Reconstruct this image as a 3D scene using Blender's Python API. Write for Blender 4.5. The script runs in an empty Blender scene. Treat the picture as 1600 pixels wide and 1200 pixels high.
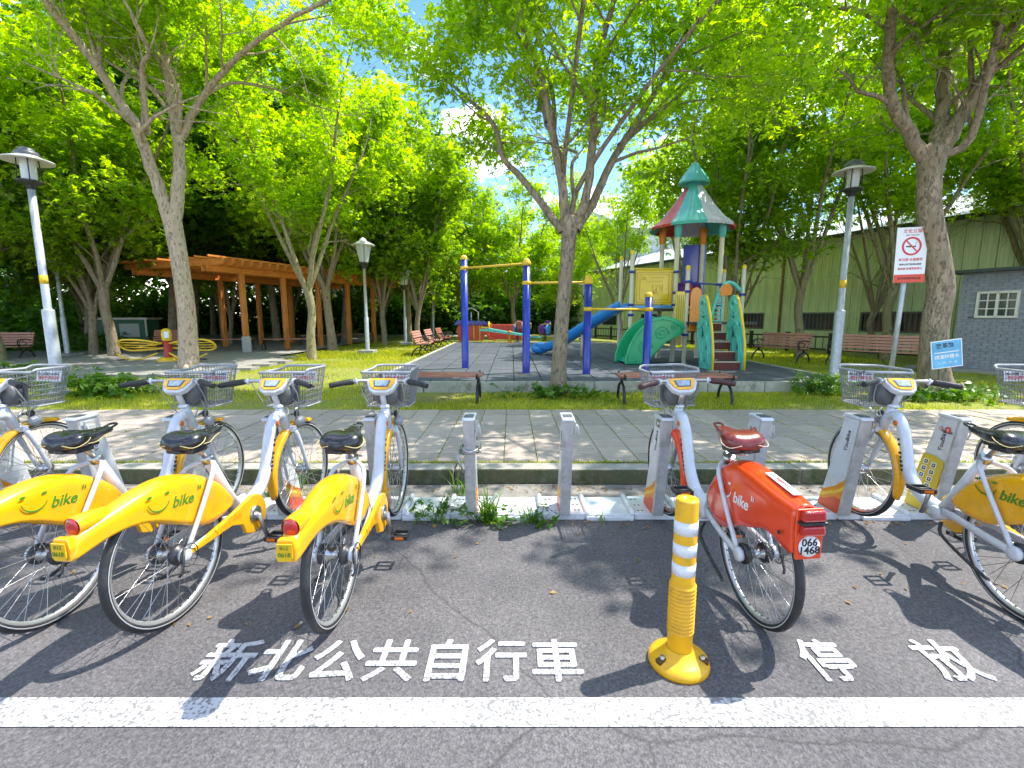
import bpy, math, random
import numpy as np
from mathutils import Vector, Matrix, Euler
sc = bpy.context.scene
COL = sc.collection
R = math.radians

# ------------------------------------------------------------------ camera, sky, sun, exposure
PITCH = R(8.15); EYE = 1.45; FPX = 733.0
cd = bpy.data.cameras.new('camera'); cam = bpy.data.objects.new('camera', cd); COL.objects.link(cam)
cam.location = (0, 0, EYE); cam.rotation_euler = (math.pi/2-PITCH, 0, 0)
cd.sensor_fit = 'HORIZONTAL'; cd.sensor_width = 36; cd.lens = 36*FPX/1600
cd.clip_start = .05; cd.clip_end = 600
sc.camera = cam

SUN_EL, SUN_AZ = R(60), math.atan2(.94, .34)      # azimuth clockwise from +Y
w = bpy.data.worlds.new("World"); sc.world = w; w.use_nodes = True
nt = w.node_tree; nt.nodes.clear()
out = nt.nodes.new('ShaderNodeOutputWorld'); bg = nt.nodes.new('ShaderNodeBackground')
sky = nt.nodes.new('ShaderNodeTexSky'); sky.sky_type = 'NISHITA'; sky.sun_disc = False
sky.sun_elevation = SUN_EL; sky.sun_rotation = SUN_AZ; sky.ozone_density = 2.5; sky.air_density = 1.0; sky.dust_density = .3
tc = nt.nodes.new('ShaderNodeTexCoord'); mp = nt.nodes.new('ShaderNodeMapping'); mp.inputs['Scale'].default_value = (1, 1, 2.2); mp.inputs['Location'].default_value = (1.7, .4, .35)
nz = nt.nodes.new('ShaderNodeTexNoise'); nz.inputs['Scale'].default_value = 3.1; nz.inputs['Detail'].default_value = 7; nz.inputs['Roughness'].default_value = .6
rp = nt.nodes.new('ShaderNodeValToRGB'); rp.color_ramp.elements[0].position = .53; rp.color_ramp.elements[1].position = .68
mx = nt.nodes.new('ShaderNodeMix'); mx.data_type = 'RGBA'; mx.inputs[7].default_value = (23, 22, 21, 1)
nt.links.new(tc.outputs['Generated'], mp.inputs[0]); nt.links.new(mp.outputs[0], nz.inputs['Vector'])
nt.links.new(nz.outputs['Fac'], rp.inputs[0]); nt.links.new(rp.outputs[0], mx.inputs[0])
hs = nt.nodes.new('ShaderNodeHueSaturation'); hs.inputs['Saturation'].default_value = 1.2
nt.links.new(sky.outputs[0], hs.inputs['Color']); nt.links.new(hs.outputs[0], mx.inputs[6])
nt.links.new(mx.outputs[2], bg.inputs[0]); bg.inputs[1].default_value = .15
nt.links.new(bg.outputs[0], out.inputs[0])
sl = bpy.data.lights.new('sun', 'SUN'); sl.energy = 3.5; sl.angle = R(.55); sl.color = (1, .955, .87)
so = bpy.data.objects.new('sun', sl); COL.objects.link(so)
sd = Vector((math.sin(SUN_AZ)*math.cos(SUN_EL), math.cos(SUN_AZ)*math.cos(SUN_EL), math.sin(SUN_EL)))
so.rotation_euler = sd.to_track_quat('Z', 'Y').to_euler(); so.location = sd*40
sc.view_settings.view_transform = 'Standard'; sc.view_settings.look = 'None'
sc.view_settings.gamma = 1; sc.view_settings.use_curve_mapping = False
sc.view_settings.exposure = 1.28
sc.render.engine = 'CYCLES'
sc.cycles.max_bounces = 8; sc.cycles.transparent_max_bounces = 12; sc.cycles.transmission_bounces = 6
sc.cycles.sample_clamp_indirect = 4

def at(px, py, Y):
    """world point at distance Y seen at that place of the 1600x1200 photograph"""
    a = (px-800)/FPX; b = (600-py)/FPX
    d = (a, math.cos(PITCH)+b*math.sin(PITCH), -math.sin(PITCH)+b*math.cos(PITCH))
    t = Y/d[1]
    return Vector((t*d[0], Y, EYE+t*d[2]))

# ------------------------------------------------------------------ helpers
MATS = {}
def mat(name, col, rough=.5, metal=0, var=0, vscale=8, bump=0, bscale=60, col2=None, stretch=(1,1,1), spec=.5, coat=0,
        dirt=None, dscale=2.0, damt=.5, trans=0, alpha=1, detail=4):
    if name in MATS: return MATS[name]
    m = bpy.data.materials.new(name); m.use_nodes = True; n = m.node_tree.nodes; L = m.node_tree.links
    b = n['Principled BSDF']
    b.inputs['Roughness'].default_value = rough; b.inputs['Metallic'].default_value = metal
    b.inputs['Specular IOR Level'].default_value = spec; b.inputs['Coat Weight'].default_value = coat
    b.inputs['Coat Roughness'].default_value = .08
    b.inputs['Transmission Weight'].default_value = trans; b.inputs['Alpha'].default_value = alpha
    base = (*col, 1); b.inputs['Base Color'].default_value = base
    co = n.new('ShaderNodeTexCoord'); mpn = n.new('ShaderNodeMapping'); mpn.inputs['Scale'].default_value = stretch
    L.new(co.outputs['Object'], mpn.inputs[0])
    src = None
    if var or col2:
        t = n.new('ShaderNodeTexNoise'); t.inputs['Scale'].default_value = vscale; t.inputs['Detail'].default_value = detail
        t.inputs['Roughness'].default_value = .65
        L.new(mpn.outputs[0], t.inputs['Vector'])
        r = n.new('ShaderNodeValToRGB'); e = r.color_ramp.elements
        e[0].position = .34; e[1].position = .66
        if col2: e[0].color = base; e[1].color = (*col2, 1)
        else:
            e[0].color = (*[c*(1-var) for c in col], 1); e[1].color = (*[min(1, c*(1+var)) for c in col], 1)
        L.new(t.outputs['Fac'], r.inputs[0]); src = r.outputs[0]
        L.new(src, b.inputs['Base Color'])
    if dirt:
        t2 = n.new('ShaderNodeTexNoise'); t2.inputs['Scale'].default_value = dscale; t2.inputs['Detail'].default_value = 8
        t2.inputs['Roughness'].default_value = .7
        L.new(mpn.outputs[0], t2.inputs['Vector'])
        r2 = n.new('ShaderNodeMapRange'); r2.inputs[1].default_value = .5; r2.inputs[2].default_value = .72; r2.inputs[4].default_value = damt
        L.new(t2.outputs['Fac'], r2.inputs[0])
        mm = n.new('ShaderNodeMix'); mm.data_type = 'RGBA'; mm.inputs[7].default_value = (*dirt, 1); mm.inputs[6].default_value = base
        if src: L.new(src, mm.inputs[6])
        L.new(r2.outputs[0], mm.inputs[0]); L.new(mm.outputs[2], b.inputs['Base Color'])
    if bump:
        t3 = n.new('ShaderNodeTexNoise'); t3.inputs['Scale'].default_value = bscale; t3.inputs['Detail'].default_value = 5
        L.new(mpn.outputs[0], t3.inputs['Vector'])
        bp = n.new('ShaderNodeBump'); bp.inputs['Strength'].default_value = bump; bp.inputs['Distance'].default_value = .02
        L.new(t3.outputs['Fac'], bp.inputs['Height']); L.new(bp.outputs[0], b.inputs['Normal'])
    MATS[name] = m
    return m

def leafmat(name, dark, light, tr=.45, gloss=.35):
    m = bpy.data.materials.new(name); m.use_nodes = True; n = m.node_tree.nodes; L = m.node_tree.links
    n.clear(); o = n.new('ShaderNodeOutputMaterial')
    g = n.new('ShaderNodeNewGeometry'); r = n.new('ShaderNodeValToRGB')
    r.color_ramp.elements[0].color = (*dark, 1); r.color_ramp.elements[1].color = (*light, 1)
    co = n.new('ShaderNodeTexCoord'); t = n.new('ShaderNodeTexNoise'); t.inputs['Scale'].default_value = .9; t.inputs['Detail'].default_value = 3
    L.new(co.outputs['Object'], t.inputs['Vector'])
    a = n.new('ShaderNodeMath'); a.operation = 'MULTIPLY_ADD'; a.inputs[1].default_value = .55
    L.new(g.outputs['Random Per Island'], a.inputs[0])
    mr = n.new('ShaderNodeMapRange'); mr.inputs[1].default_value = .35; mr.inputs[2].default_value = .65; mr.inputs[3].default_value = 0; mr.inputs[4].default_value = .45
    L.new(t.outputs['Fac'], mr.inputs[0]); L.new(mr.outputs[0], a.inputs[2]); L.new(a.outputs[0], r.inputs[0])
    p = n.new('ShaderNodeBsdfPrincipled'); p.inputs['Roughness'].default_value = gloss; p.inputs['Specular IOR Level'].default_value = .45
    tl = n.new('ShaderNodeBsdfTranslucent'); ms = n.new('ShaderNodeMixShader'); ms.inputs[0].default_value = tr
    hv = n.new('ShaderNodeHueSaturation'); hv.inputs['Hue'].default_value = .492; hv.inputs['Saturation'].default_value = 1.1; hv.inputs['Value'].default_value = 3.2
    L.new(r.outputs[0], p.inputs['Base Color']); L.new(r.outputs[0], hv.inputs['Color']); L.new(hv.outputs[0], tl.inputs['Color'])
    L.new(p.outputs[0], ms.inputs[1]); L.new(tl.outputs[0], ms.inputs[2]); L.new(ms.outputs[0], o.inputs[0])
    return m

def barkmat(name, c1, c2, crack, vs=1.0):
    m = bpy.data.materials.new(name); m.use_nodes = True; n = m.node_tree.nodes; L = m.node_tree.links; b = n['Principled BSDF']
    b.inputs['Roughness'].default_value = .85; b.inputs['Specular IOR Level'].default_value = .25
    co = n.new('ShaderNodeTexCoord'); mpn = n.new('ShaderNodeMapping'); mpn.inputs['Scale'].default_value = (1,1,.4); L.new(co.outputs['Object'], mpn.inputs[0])
    t = n.new('ShaderNodeTexNoise'); t.inputs['Scale'].default_value = 5*vs; t.inputs['Detail'].default_value = 10; t.inputs['Roughness'].default_value = .7; L.new(mpn.outputs[0], t.inputs['Vector'])
    r = n.new('ShaderNodeValToRGB'); e = r.color_ramp.elements; e[0].position = .35; e[1].position = .65; e[0].color = (*c2,1); e[1].color = (*c1,1); L.new(t.outputs['Fac'], r.inputs[0])
    mp2 = n.new('ShaderNodeMapping'); mp2.inputs['Scale'].default_value = (1,1,.3); L.new(co.outputs['Object'], mp2.inputs[0])
    dn = n.new('ShaderNodeMix'); dn.data_type = 'RGBA'; dn.inputs[0].default_value = .3; L.new(mp2.outputs[0], dn.inputs[6]); L.new(t.outputs['Color'], dn.inputs[7])
    v = n.new('ShaderNodeTexVoronoi'); v.feature = 'DISTANCE_TO_EDGE'; v.inputs['Scale'].default_value = 13*vs; L.new(dn.outputs[2], v.inputs['Vector'])
    t2 = n.new('ShaderNodeTexNoise'); t2.inputs['Scale'].default_value = 22*vs; t2.inputs['Detail'].default_value = 6; L.new(mpn.outputs[0], t2.inputs['Vector'])
    ck = n.new('ShaderNodeMapRange'); ck.inputs[1].default_value = 0; ck.inputs[2].default_value = .06; ck.inputs[3].default_value = .4; ck.inputs[4].default_value = 0; L.new(v.outputs['Distance'], ck.inputs[0])
    sp = n.new('ShaderNodeMapRange'); sp.inputs[1].default_value = .56; sp.inputs[2].default_value = .66; sp.inputs[4].default_value = .6; L.new(t2.outputs['Fac'], sp.inputs[0])
    gt = n.new('ShaderNodeMapRange'); gt.inputs[1].default_value = .42; gt.inputs[2].default_value = .6; L.new(t.outputs['Fac'], gt.inputs[0])
    ml = n.new('ShaderNodeMath'); ml.operation = 'MULTIPLY'; L.new(ck.outputs[0], ml.inputs[0]); L.new(gt.outputs[0], ml.inputs[1])
    mx_ = n.new('ShaderNodeMath'); mx_.operation = 'MAXIMUM'; L.new(ml.outputs[0], mx_.inputs[0]); L.new(sp.outputs[0], mx_.inputs[1])
    mm = n.new('ShaderNodeMix'); mm.data_type = 'RGBA'; mm.inputs[7].default_value = (*crack,1); L.new(r.outputs[0], mm.inputs[6]); L.new(mx_.outputs[0], mm.inputs[0]); L.new(mm.outputs[2], b.inputs['Base Color'])
    hh = n.new('ShaderNodeMath'); hh.operation = 'SUBTRACT'; L.new(t.outputs['Fac'], hh.inputs[0]); L.new(mx_.outputs[0], hh.inputs[1])
    bp = n.new('ShaderNodeBump'); bp.inputs['Strength'].default_value = .9; bp.inputs['Distance'].default_value = .025; L.new(hh.outputs[0], bp.inputs['Height']); L.new(bp.outputs[0], b.inputs['Normal'])
    return m

def link(o, parent=None):
    COL.objects.link(o)
    if parent is not None: o.parent = parent
    return o
def tag(o, label=None, cat=None, group=None, kind=None):
    if label: o['label'] = label
    if cat: o['category'] = cat
    if group: o['group'] = group
    if kind: o['kind'] = kind
    return o
def thing(name, label, cat, loc=(0,0,0), rz=0, group=None):
    o = bpy.data.objects.new(name, None); o.empty_display_size = .1; COL.objects.link(o)
    o.location = loc; o.rotation_euler = (0, 0, rz)
    return tag(o, label, cat, group)
def copy_tree(o, parent=None):
    c = o.copy(); COL.objects.link(c)
    if parent is not None: c.parent = parent
    for ch in list(o.children): copy_tree(ch, c)
    return c

class MB:
    def __init__(s): s.v = []; s.f = []; s.sm = []; s.mi = []; s.cur = 0
    def add(s, vs, fs, smooth=False):
        b = len(s.v); s.v += [tuple(p) for p in vs]
        for f in fs: s.f.append(tuple(i+b for i in f)); s.sm.append(smooth); s.mi.append(s.cur)
        return s
    def box(s, c, d, M=None):
        x, y, z = d[0]/2, d[1]/2, d[2]/2
        vs = [Vector((a*x, b*y, e*z)) for a in (-1,1) for b in (-1,1) for e in (-1,1)]
        if M is not None: vs = [M @ p for p in vs]
        c = Vector(c)
        return s.add([p+c for p in vs], [(0,1,3,2),(4,6,7,5),(0,4,5,1),(2,3,7,6),(0,2,6,4),(1,5,7,3)])
    def bar(s, p0, p1, wd, ht, up=(0,0,1)):
        p0 = Vector(p0); p1 = Vector(p1); d = (p1-p0); L = d.length; d.normalize(); u = Vector(up)
        x = d.cross(u)
        if x.length < 1e-4: x = d.cross(Vector((0,1,0)))
        x.normalize(); u = x.cross(d)
        M = Matrix((x, d, u)).transposed()
        return s.box((p0+p1)/2, (wd, L, ht), M)
    def tube(s, pts, r, n=8, cap=True, flat=None):
        pts = [Vector(p) for p in pts]
        if not isinstance(r, (list, tuple)): r = [r]*len(pts)
        rings = []; prev = None
        for i, p in enumerate(pts):
            a = pts[max(i-1,0)]; b = pts[min(i+1,len(pts)-1)]; t = (b-a)
            if t.length < 1e-9: t = Vector((0,0,1))
            t.normalize()
            if prev is None:
                u = Vector((0,0,1)) if abs(t.z) < .9 else Vector((1,0,0))
                x = t.cross(u).normalized()
            else:
                x = prev - t*prev.dot(t)
                x = x.normalized() if x.length > 1e-6 else t.orthogonal().normalized()
            prev = x; y = t.cross(x)
            fx, fy = (1, 1) if flat is None else flat
            rings.append([p+(x*math.cos(2*math.pi*k/n)*fx+y*math.sin(2*math.pi*k/n)*fy)*r[i] for k in range(n)])
        return s.loft(rings, True, cap)
    def loft(s, rings, closed=True, cap=True, smooth=True):
        n = len(rings[0]); vs = [p for q in rings for p in q]; fs = []
        for i in range(len(rings)-1):
            for k in range(n if closed else n-1):
                k2 = (k+1) % n; fs.append((i*n+k, i*n+k2, (i+1)*n+k2, (i+1)*n+k))
        s.add(vs, fs, smooth)
        if cap and closed:
            s.add(rings[0], [tuple(range(n))[::-1]]); s.add(rings[-1], [tuple(range(n))])
        return s
    def lathe(s, prof, c=(0,0,0), n=24, axis='z', cap=False, smooth=True):
        rings = []
        for r, h in prof:
            q = []
            for k in range(n):
                a = 2*math.pi*k/n; x, y = r*math.cos(a), r*math.sin(a)
                q.append(Vector(c)+(Vector((x,y,h)) if axis == 'z' else Vector((h,x,y)) if axis == 'x' else Vector((y,h,x))))
            rings.append(q)
        return s.loft(rings, True, cap, smooth)
    def prism(s, poly, d0, d1, plane='yz'):
        """poly in a plane, extruded from d0 to d1 along the third axis"""
        n = len(poly)
        def P(a, b, d): return {'yz': (d,a,b), 'xz': (a,d,b), 'xy': (a,b,d)}[plane]
        vs = [P(a,b,d0) for a,b in poly]+[P(a,b,d1) for a,b in poly]
        fs = [tuple(range(n))[::-1], tuple(range(n,2*n))]+[(i,(i+1)%n,(i+1)%n+n,i+n) for i in range(n)]
        return s.add(vs, fs)
    def ball(s, c, r, n=10, m=7, sc=(1,1,1)):
        rings = [[Vector(c)+Vector((math.sin(math.pi*j/m)*math.cos(2*math.pi*k/n)*r*sc[0], math.sin(math.pi*j/m)*math.sin(2*math.pi*k/n)*r*sc[1], math.cos(math.pi*j/m)*r*sc[2])) for k in range(n)] for j in range(m+1)]
        return s.loft(rings, True, False)
    def mesh(s, name, mats):
        me = bpy.data.meshes.new(name); me.from_pydata(s.v, [], s.f); 
        for m in (mats if isinstance(mats, (list, tuple)) else [mats]): me.materials.append(m)
        me.polygons.foreach_set('use_smooth', s.sm)
        if any(s.mi): me.polygons.foreach_set('material_index', s.mi)
        bm_fix(me)
        return me
    def build(s, name, mats, parent=None, bevel=0, seg=2, loc=None, sub=0, solid=0):
        o = bpy.data.objects.new(name, s.mesh(name, mats)); link(o, parent)
        if loc is not None: o.location = loc
        if sub:
            m = o.modifiers.new('s', 'SUBSURF'); m.levels = m.render_levels = sub
        if solid:
            m = o.modifiers.new('t', 'SOLIDIFY'); m.thickness = solid; m.offset = -1
        if bevel:
            m = o.modifiers.new('b', 'BEVEL'); m.width = bevel; m.segments = seg; m.limit_method = 'ANGLE'; m.angle_limit = R(35)
        return o
import bmesh
def bm_fix(me):
    b = bmesh.new(); b.from_mesh(me); bmesh.ops.remove_doubles(b, verts=b.verts, dist=1e-5)
    bmesh.ops.recalc_face_normals(b, faces=b.faces); b.to_mesh(me); b.free()

def catmull(pts, k=4):
    pts = [Vector(p) for p in pts]; res = []
    P = [pts[0]*2-pts[1]]+pts+[pts[-1]*2-pts[-2]]
    for i in range(1, len(P)-2):
        a, b, c, d = P[i-1], P[i], P[i+1], P[i+2]
        for j in range(k):
            t = j/k
            res.append(.5*((2*b)+(c-a)*t+(2*a-5*b+4*c-d)*t*t+(3*b-a-3*c+d)*t**3))
    res.append(pts[-1]); return res
def lerpr(rs, k=4):
    res = []
    for i in range(len(rs)-1):
        for j in range(k): res.append(rs[i]+(rs[i+1]-rs[i])*j/k)
    return res+[rs[-1]]

def text(name, body, size, m, parent, M, ext=.0008, off=0, shear=0, spacing=1, align='CENTER', squash=None, fat=0):
    c = bpy.data.curves.new(name, 'FONT'); c.body = body; c.size = size; c.extrude = ext; c.offset = off
    c.shear = shear; c.align_x = align; c.align_y = 'CENTER'; c.space_character = spacing; c.resolution_u = 3
    o = bpy.data.objects.new(name, c); COL.objects.link(o)
    dg = bpy.context.evaluated_depsgraph_get()
    me = bpy.data.meshes.new_from_object(o.evaluated_get(dg)); me.name = name
    COL.objects.unlink(o); bpy.data.objects.remove(o)
    me.materials.clear(); me.materials.append(m)
    if fat:      # thicken the strokes: shifted copies a hair apart in height
        v = np.empty(len(me.vertices)*3); me.vertices.foreach_get('co', v); v = v.reshape(-1,3); pf = [tuple(p.vertices) for p in me.polygons]
        V = []; F = []
        for i, (dx, dy) in enumerate(((0,0),(1,0),(-1,0),(0,1),(0,-1),(.7,.7),(-.7,-.7))):
            b = len(V); V += (v+np.array([dx*fat, dy*fat, -i*.00025])).tolist(); F += [tuple(q+b for q in p) for p in pf]
        me2 = bpy.data.meshes.new(name); me2.from_pydata(V, [], F); me2.materials.append(m); me = me2
    if squash: me.transform(Matrix.Diagonal((squash[0], squash[1], 1, 1)))
    r = bpy.data.objects.new(name, me); link(r, parent); r.matrix_local = M
    return r
def frame_m(o, x, y):
    x = Vector(x).normalized(); y = Vector(y); z = x.cross(y).normalized(); y = z.cross(x)
    M = Matrix((x, y, z)).transposed().to_4x4(); M.translation = Vector(o); return M

# ------------------------------------------------------------------ materials
m_white = mat('white_paint', (.6,.62,.66), .28, coat=.5, dirt=(.38,.36,.33), dscale=14, damt=.5, bump=.03, bscale=30)
m_yellow = mat('yellow_plastic', (.86,.41,.004), .25, coat=.4, var=.08, vscale=5, dirt=(.42,.24,.05), dscale=22, damt=.4)
m_red = mat('red_orange_plastic', (.8,.06,.01), .22, coat=.5, var=.07, vscale=5, dirt=(.42,.09,.05), dscale=22, damt=.35)
m_black = mat('black_rubber', (.018,.018,.02), .55, bump=.15, bscale=90, var=.3, vscale=20, dirt=(.09,.085,.08), dscale=9, damt=.5)
m_leather = mat('black_saddle_skin', (.012,.012,.014), .26, coat=.3, bump=.05, bscale=160, dirt=(.07,.07,.07), dscale=30, damt=.35)
m_redleather = mat('dark_red_saddle_skin', (.17,.018,.016), .28, coat=.3, bump=.05, bscale=160, dirt=(.2,.06,.05), dscale=30, damt=.3)
m_metal = mat('brushed_metal', (.5,.5,.5), .32, 1, var=.15, vscale=30, bump=.05, bscale=80)
m_rim = mat('silver_rim', (.68,.69,.7), .3, .8, dirt=(.25,.23,.21), dscale=12, damt=.5)
m_dark = mat('dark_metal', (.05,.05,.052), .4, .5, var=.3, vscale=30)
m_grey = mat('grey_plastic', (.33,.34,.35), .45, var=.12, vscale=20, dirt=(.18,.17,.16), dscale=15, damt=.4)
m_dgrey = mat('dark_grey_plastic', (.11,.115,.12), .4, var=.15, vscale=14)
m_green = mat('green_print', (.05,.22,.015), .4)
m_wprint = mat('white_print', (.82,.82,.82), .35)
m_kprint = mat('black_print', (.02,.02,.02), .4)
m_rprint = mat('red_print', (.62,.03,.03), .4)
m_seam = mat('pale_piping', (.6,.5,.22), .5)
m_seamw = mat('cream_piping', (.68,.5,.36), .5)
m_lamp = mat('red_lens', (.45,.008,.01), .12, coat=1, bump=.2, bscale=120)
m_screen = mat('lcd_screen', (.28,.36,.42), .12, coat=1, var=.3, vscale=40)
m_orangep = mat('orange_lens', (.75,.16,.01), .3)
# ------------------------------------------------------------------ ground, road, kerb, pavement
def sheet(name, x0, x1, y0, y1, z, m, nx=1, ny=1):
    v = [(x0+(x1-x0)*i/nx, y0+(y1-y0)*j/ny, z) for j in range(ny+1) for i in range(nx+1)]
    f = [(j*(nx+1)+i, j*(nx+1)+i+1, (j+1)*(nx+1)+i+1, (j+1)*(nx+1)+i) for j in range(ny) for i in range(nx)]
    me = bpy.data.meshes.new(name); me.from_pydata(v, [], f); me.materials.append(m)
    return tag(link(bpy.data.objects.new(name, me)), kind='structure')

def asphalt():
    m = bpy.data.materials.new('asphalt'); m.use_nodes = True; n = m.node_tree.nodes; L = m.node_tree.links; b = n['Principled BSDF']
    co = n.new('ShaderNodeTexCoord')
    v = n.new('ShaderNodeTexVoronoi'); v.inputs['Scale'].default_value = 150; L.new(co.outputs['Object'], v.inputs['Vector'])
    t = n.new('ShaderNodeTexNoise'); t.inputs['Scale'].default_value = .9; t.inputs['Detail'].default_value = 9; t.inputs['Roughness'].default_value = .62
    L.new(co.outputs['Object'], t.inputs['Vector'])
    t2 = n.new('ShaderNodeTexNoise'); t2.inputs['Scale'].default_value = 55; t2.inputs['Detail'].default_value = 6; L.new(co.outputs['Object'], t2.inputs['Vector'])
    r = n.new('ShaderNodeValToRGB'); e = r.color_ramp.elements; e[0].position = .3; e[1].position = .75
    e[0].color = (.078,.075,.08,1); e[1].color = (.165,.156,.158,1); L.new(t.outputs['Fac'], r.inputs[0])
    sp = n.new('ShaderNodeValToRGB'); q = sp.color_ramp.elements; q[0].position = .1; q[0].color = (.66,.66,.68,1); q[1].position = .9; q[1].color = (1.36,1.33,1.3,1)
    L.new(v.outputs['Color'], sp.inputs[0])
    mu = n.new('ShaderNodeMix'); mu.data_type = 'RGBA'; mu.blend_type = 'MULTIPLY'; mu.inputs[0].default_value = 1
    L.new(r.outputs[0], mu.inputs[6]); L.new(sp.outputs[0], mu.inputs[7])
    sp2 = n.new('ShaderNodeMapRange'); sp2.inputs[1].default_value = .35; sp2.inputs[2].default_value = .68; sp2.inputs[3].default_value = .74; sp2.inputs[4].default_value = 1.22
    L.new(t2.outputs['Fac'], sp2.inputs[0])
    mu2 = n.new('ShaderNodeMix'); mu2.data_type = 'RGBA'; mu2.blend_type = 'MULTIPLY'; mu2.inputs[0].default_value = 1
    L.new(mu.outputs[2], mu2.inputs[6]); L.new(sp2.outputs[0], mu2.inputs[7]); L.new(mu2.outputs[2], b.inputs['Base Color'])
    b.inputs['Roughness'].default_value = .8
    w1 = n.new('ShaderNodeTexNoise'); w1.inputs['Scale'].default_value = 1.3; w1.inputs['Detail'].default_value = 6; L.new(co.outputs['Object'], w1.inputs['Vector'])
    wm_ = n.new('ShaderNodeMix'); wm_.data_type = 'RGBA'; wm_.inputs[0].default_value = .25; L.new(co.outputs['Object'], wm_.inputs[6]); L.new(w1.outputs['Color'], wm_.inputs[7])
    cv = n.new('ShaderNodeTexVoronoi'); cv.feature = 'DISTANCE_TO_EDGE'; cv.inputs['Scale'].default_value = .55; L.new(wm_.outputs[2], cv.inputs['Vector'])
    cr_ = n.new('ShaderNodeMapRange'); cr_.inputs[1].default_value = 0; cr_.inputs[2].default_value = .0035; cr_.inputs[3].default_value = .62; cr_.inputs[4].default_value = 0; L.new(cv.outputs['Distance'], cr_.inputs[0])
    w2 = n.new('ShaderNodeTexNoise'); w2.inputs['Scale'].default_value = 4.2; w2.inputs['Detail'].default_value = 3; L.new(co.outputs['Object'], w2.inputs['Vector'])
    oi = n.new('ShaderNodeMapRange'); oi.inputs[1].default_value = .66; oi.inputs[2].default_value = .74; oi.inputs[4].default_value = .45; L.new(w2.outputs['Fac'], oi.inputs[0])
    mxx = n.new('ShaderNodeMath'); mxx.operation = 'MAXIMUM'; L.new(cr_.outputs[0], mxx.inputs[0]); L.new(oi.outputs[0], mxx.inputs[1])
    mu3 = n.new('ShaderNodeMix'); mu3.data_type = 'RGBA'; mu3.inputs[7].default_value = (.035,.033,.032,1); L.new(mu2.outputs[2], mu3.inputs[6]); L.new(mxx.outputs[0], mu3.inputs[0]); L.new(mu3.outputs[2], b.inputs['Base Color'])
    ad = n.new('ShaderNodeMath'); L.new(t2.outputs['Fac'], ad.inputs[0]); L.new(v.outputs['Distance'], ad.inputs[1])
    bp = n.new('ShaderNodeBump'); bp.inputs['Strength'].default_value = .5; bp.inputs['Distance'].default_value = .006
    L.new(ad.outputs[0], bp.inputs['Height']); L.new(bp.outputs[0], b.inputs['Normal'])
    return m
sheet('road', -60, 60, -40, 3.915, 0, asphalt())

def worn_paint(name, wear):
    """white road paint, worn off in small flecks"""
    m = bpy.data.materials.new(name); m.use_nodes = True; n = m.node_tree.nodes; L = m.node_tree.links; b = n['Principled BSDF']
    co = n.new('ShaderNodeTexCoord'); t = n.new('ShaderNodeTexNoise'); t.inputs['Scale'].default_value = 75; t.inputs['Detail'].default_value = 6
    L.new(co.outputs['Object'], t.inputs['Vector'])
    t2 = n.new('ShaderNodeTexNoise'); t2.inputs['Scale'].default_value = 3; t2.inputs['Detail'].default_value = 5; L.new(co.outputs['Object'], t2.inputs['Vector'])
    a = n.new('ShaderNodeMath'); a.operation = 'MULTIPLY_ADD'; a.inputs[1].default_value = .35; L.new(t2.outputs['Fac'], a.inputs[0]); L.new(t.outputs['Fac'], a.inputs[2])
    r = n.new('ShaderNodeValToRGB'); e = r.color_ramp.elements; e[0].position = wear; e[1].position = wear+.09
    e[0].color = (.52,.52,.53,1); e[1].color = (.2,.195,.195,1); L.new(a.outputs[0], r.inputs[0]); L.new(r.outputs[0], b.inputs['Base Color'])
    b.inputs['Roughness'].default_value = .6
    bp = n.new('ShaderNodeBump'); bp.inputs['Strength'].default_value = .6; bp.inputs['Distance'].default_value = .005
    L.new(t.outputs['Fac'], bp.inputs['Height']); L.new(bp.outputs[0], b.inputs['Normal'])
    return m
m_line = worn_paint('worn_white_line', .675); m_sign = worn_paint('white_letter_paint', .7)
sheet('road_line', -30, 30, 1.482, 1.612, .004, m_line)
for i, ch in enumerate('新北公共自行車'):
    y = 1.795; px = 353+86.2*i
    a = (px-800)/FPX
    x = a*(y*math.cos(PITCH)+EYE*math.sin(PITCH))
    o = text('road_lettering', ch, .232, m_sign, None, Matrix.Translation((x, y, .005)), ext=.0012, fat=.0042, squash=(.98, 1.12))
    tag(o, kind='structure')
for ch, px in (('停', 1296), ('放', 1486)):
    y = 1.795; a = (px-800)/FPX; x = a*(y*math.cos(PITCH)+EYE*math.sin(PITCH))
    tag(text('road_lettering', ch, .225, m_sign, None, Matrix.Translation((x, y, .005)), ext=.0012, fat=.0042, squash=(.95, 1.15)), kind='structure')

m_gutter = mat('gutter_concrete', (.24,.225,.2), .9, var=.2, vscale=6, bump=.5, bscale=60, dirt=(.11,.09,.06), dscale=5, damt=.8)
m_kerb = mat('kerb_concrete', (.36,.34,.3), .9, var=.15, vscale=5, bump=.5, bscale=50, dirt=(.12,.12,.06), dscale=4, damt=.5)
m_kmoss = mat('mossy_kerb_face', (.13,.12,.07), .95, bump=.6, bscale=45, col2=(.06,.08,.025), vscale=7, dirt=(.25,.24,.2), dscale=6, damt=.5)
sheet('gutter', -30, 30, 3.56, 3.905, .008, m_gutter)
def piece(name, m, parent, loc, mesh):
    o = bpy.data.objects.new(name, mesh); link(o, parent); o.location = loc; return o
kerb = tag(bpy.data.objects.new('kerb', None), kind='structure'); COL.objects.link(kerb)
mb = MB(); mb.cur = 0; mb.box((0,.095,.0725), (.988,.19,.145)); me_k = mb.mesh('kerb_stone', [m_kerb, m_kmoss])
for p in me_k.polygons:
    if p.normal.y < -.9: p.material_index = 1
random.seed(3)
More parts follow.
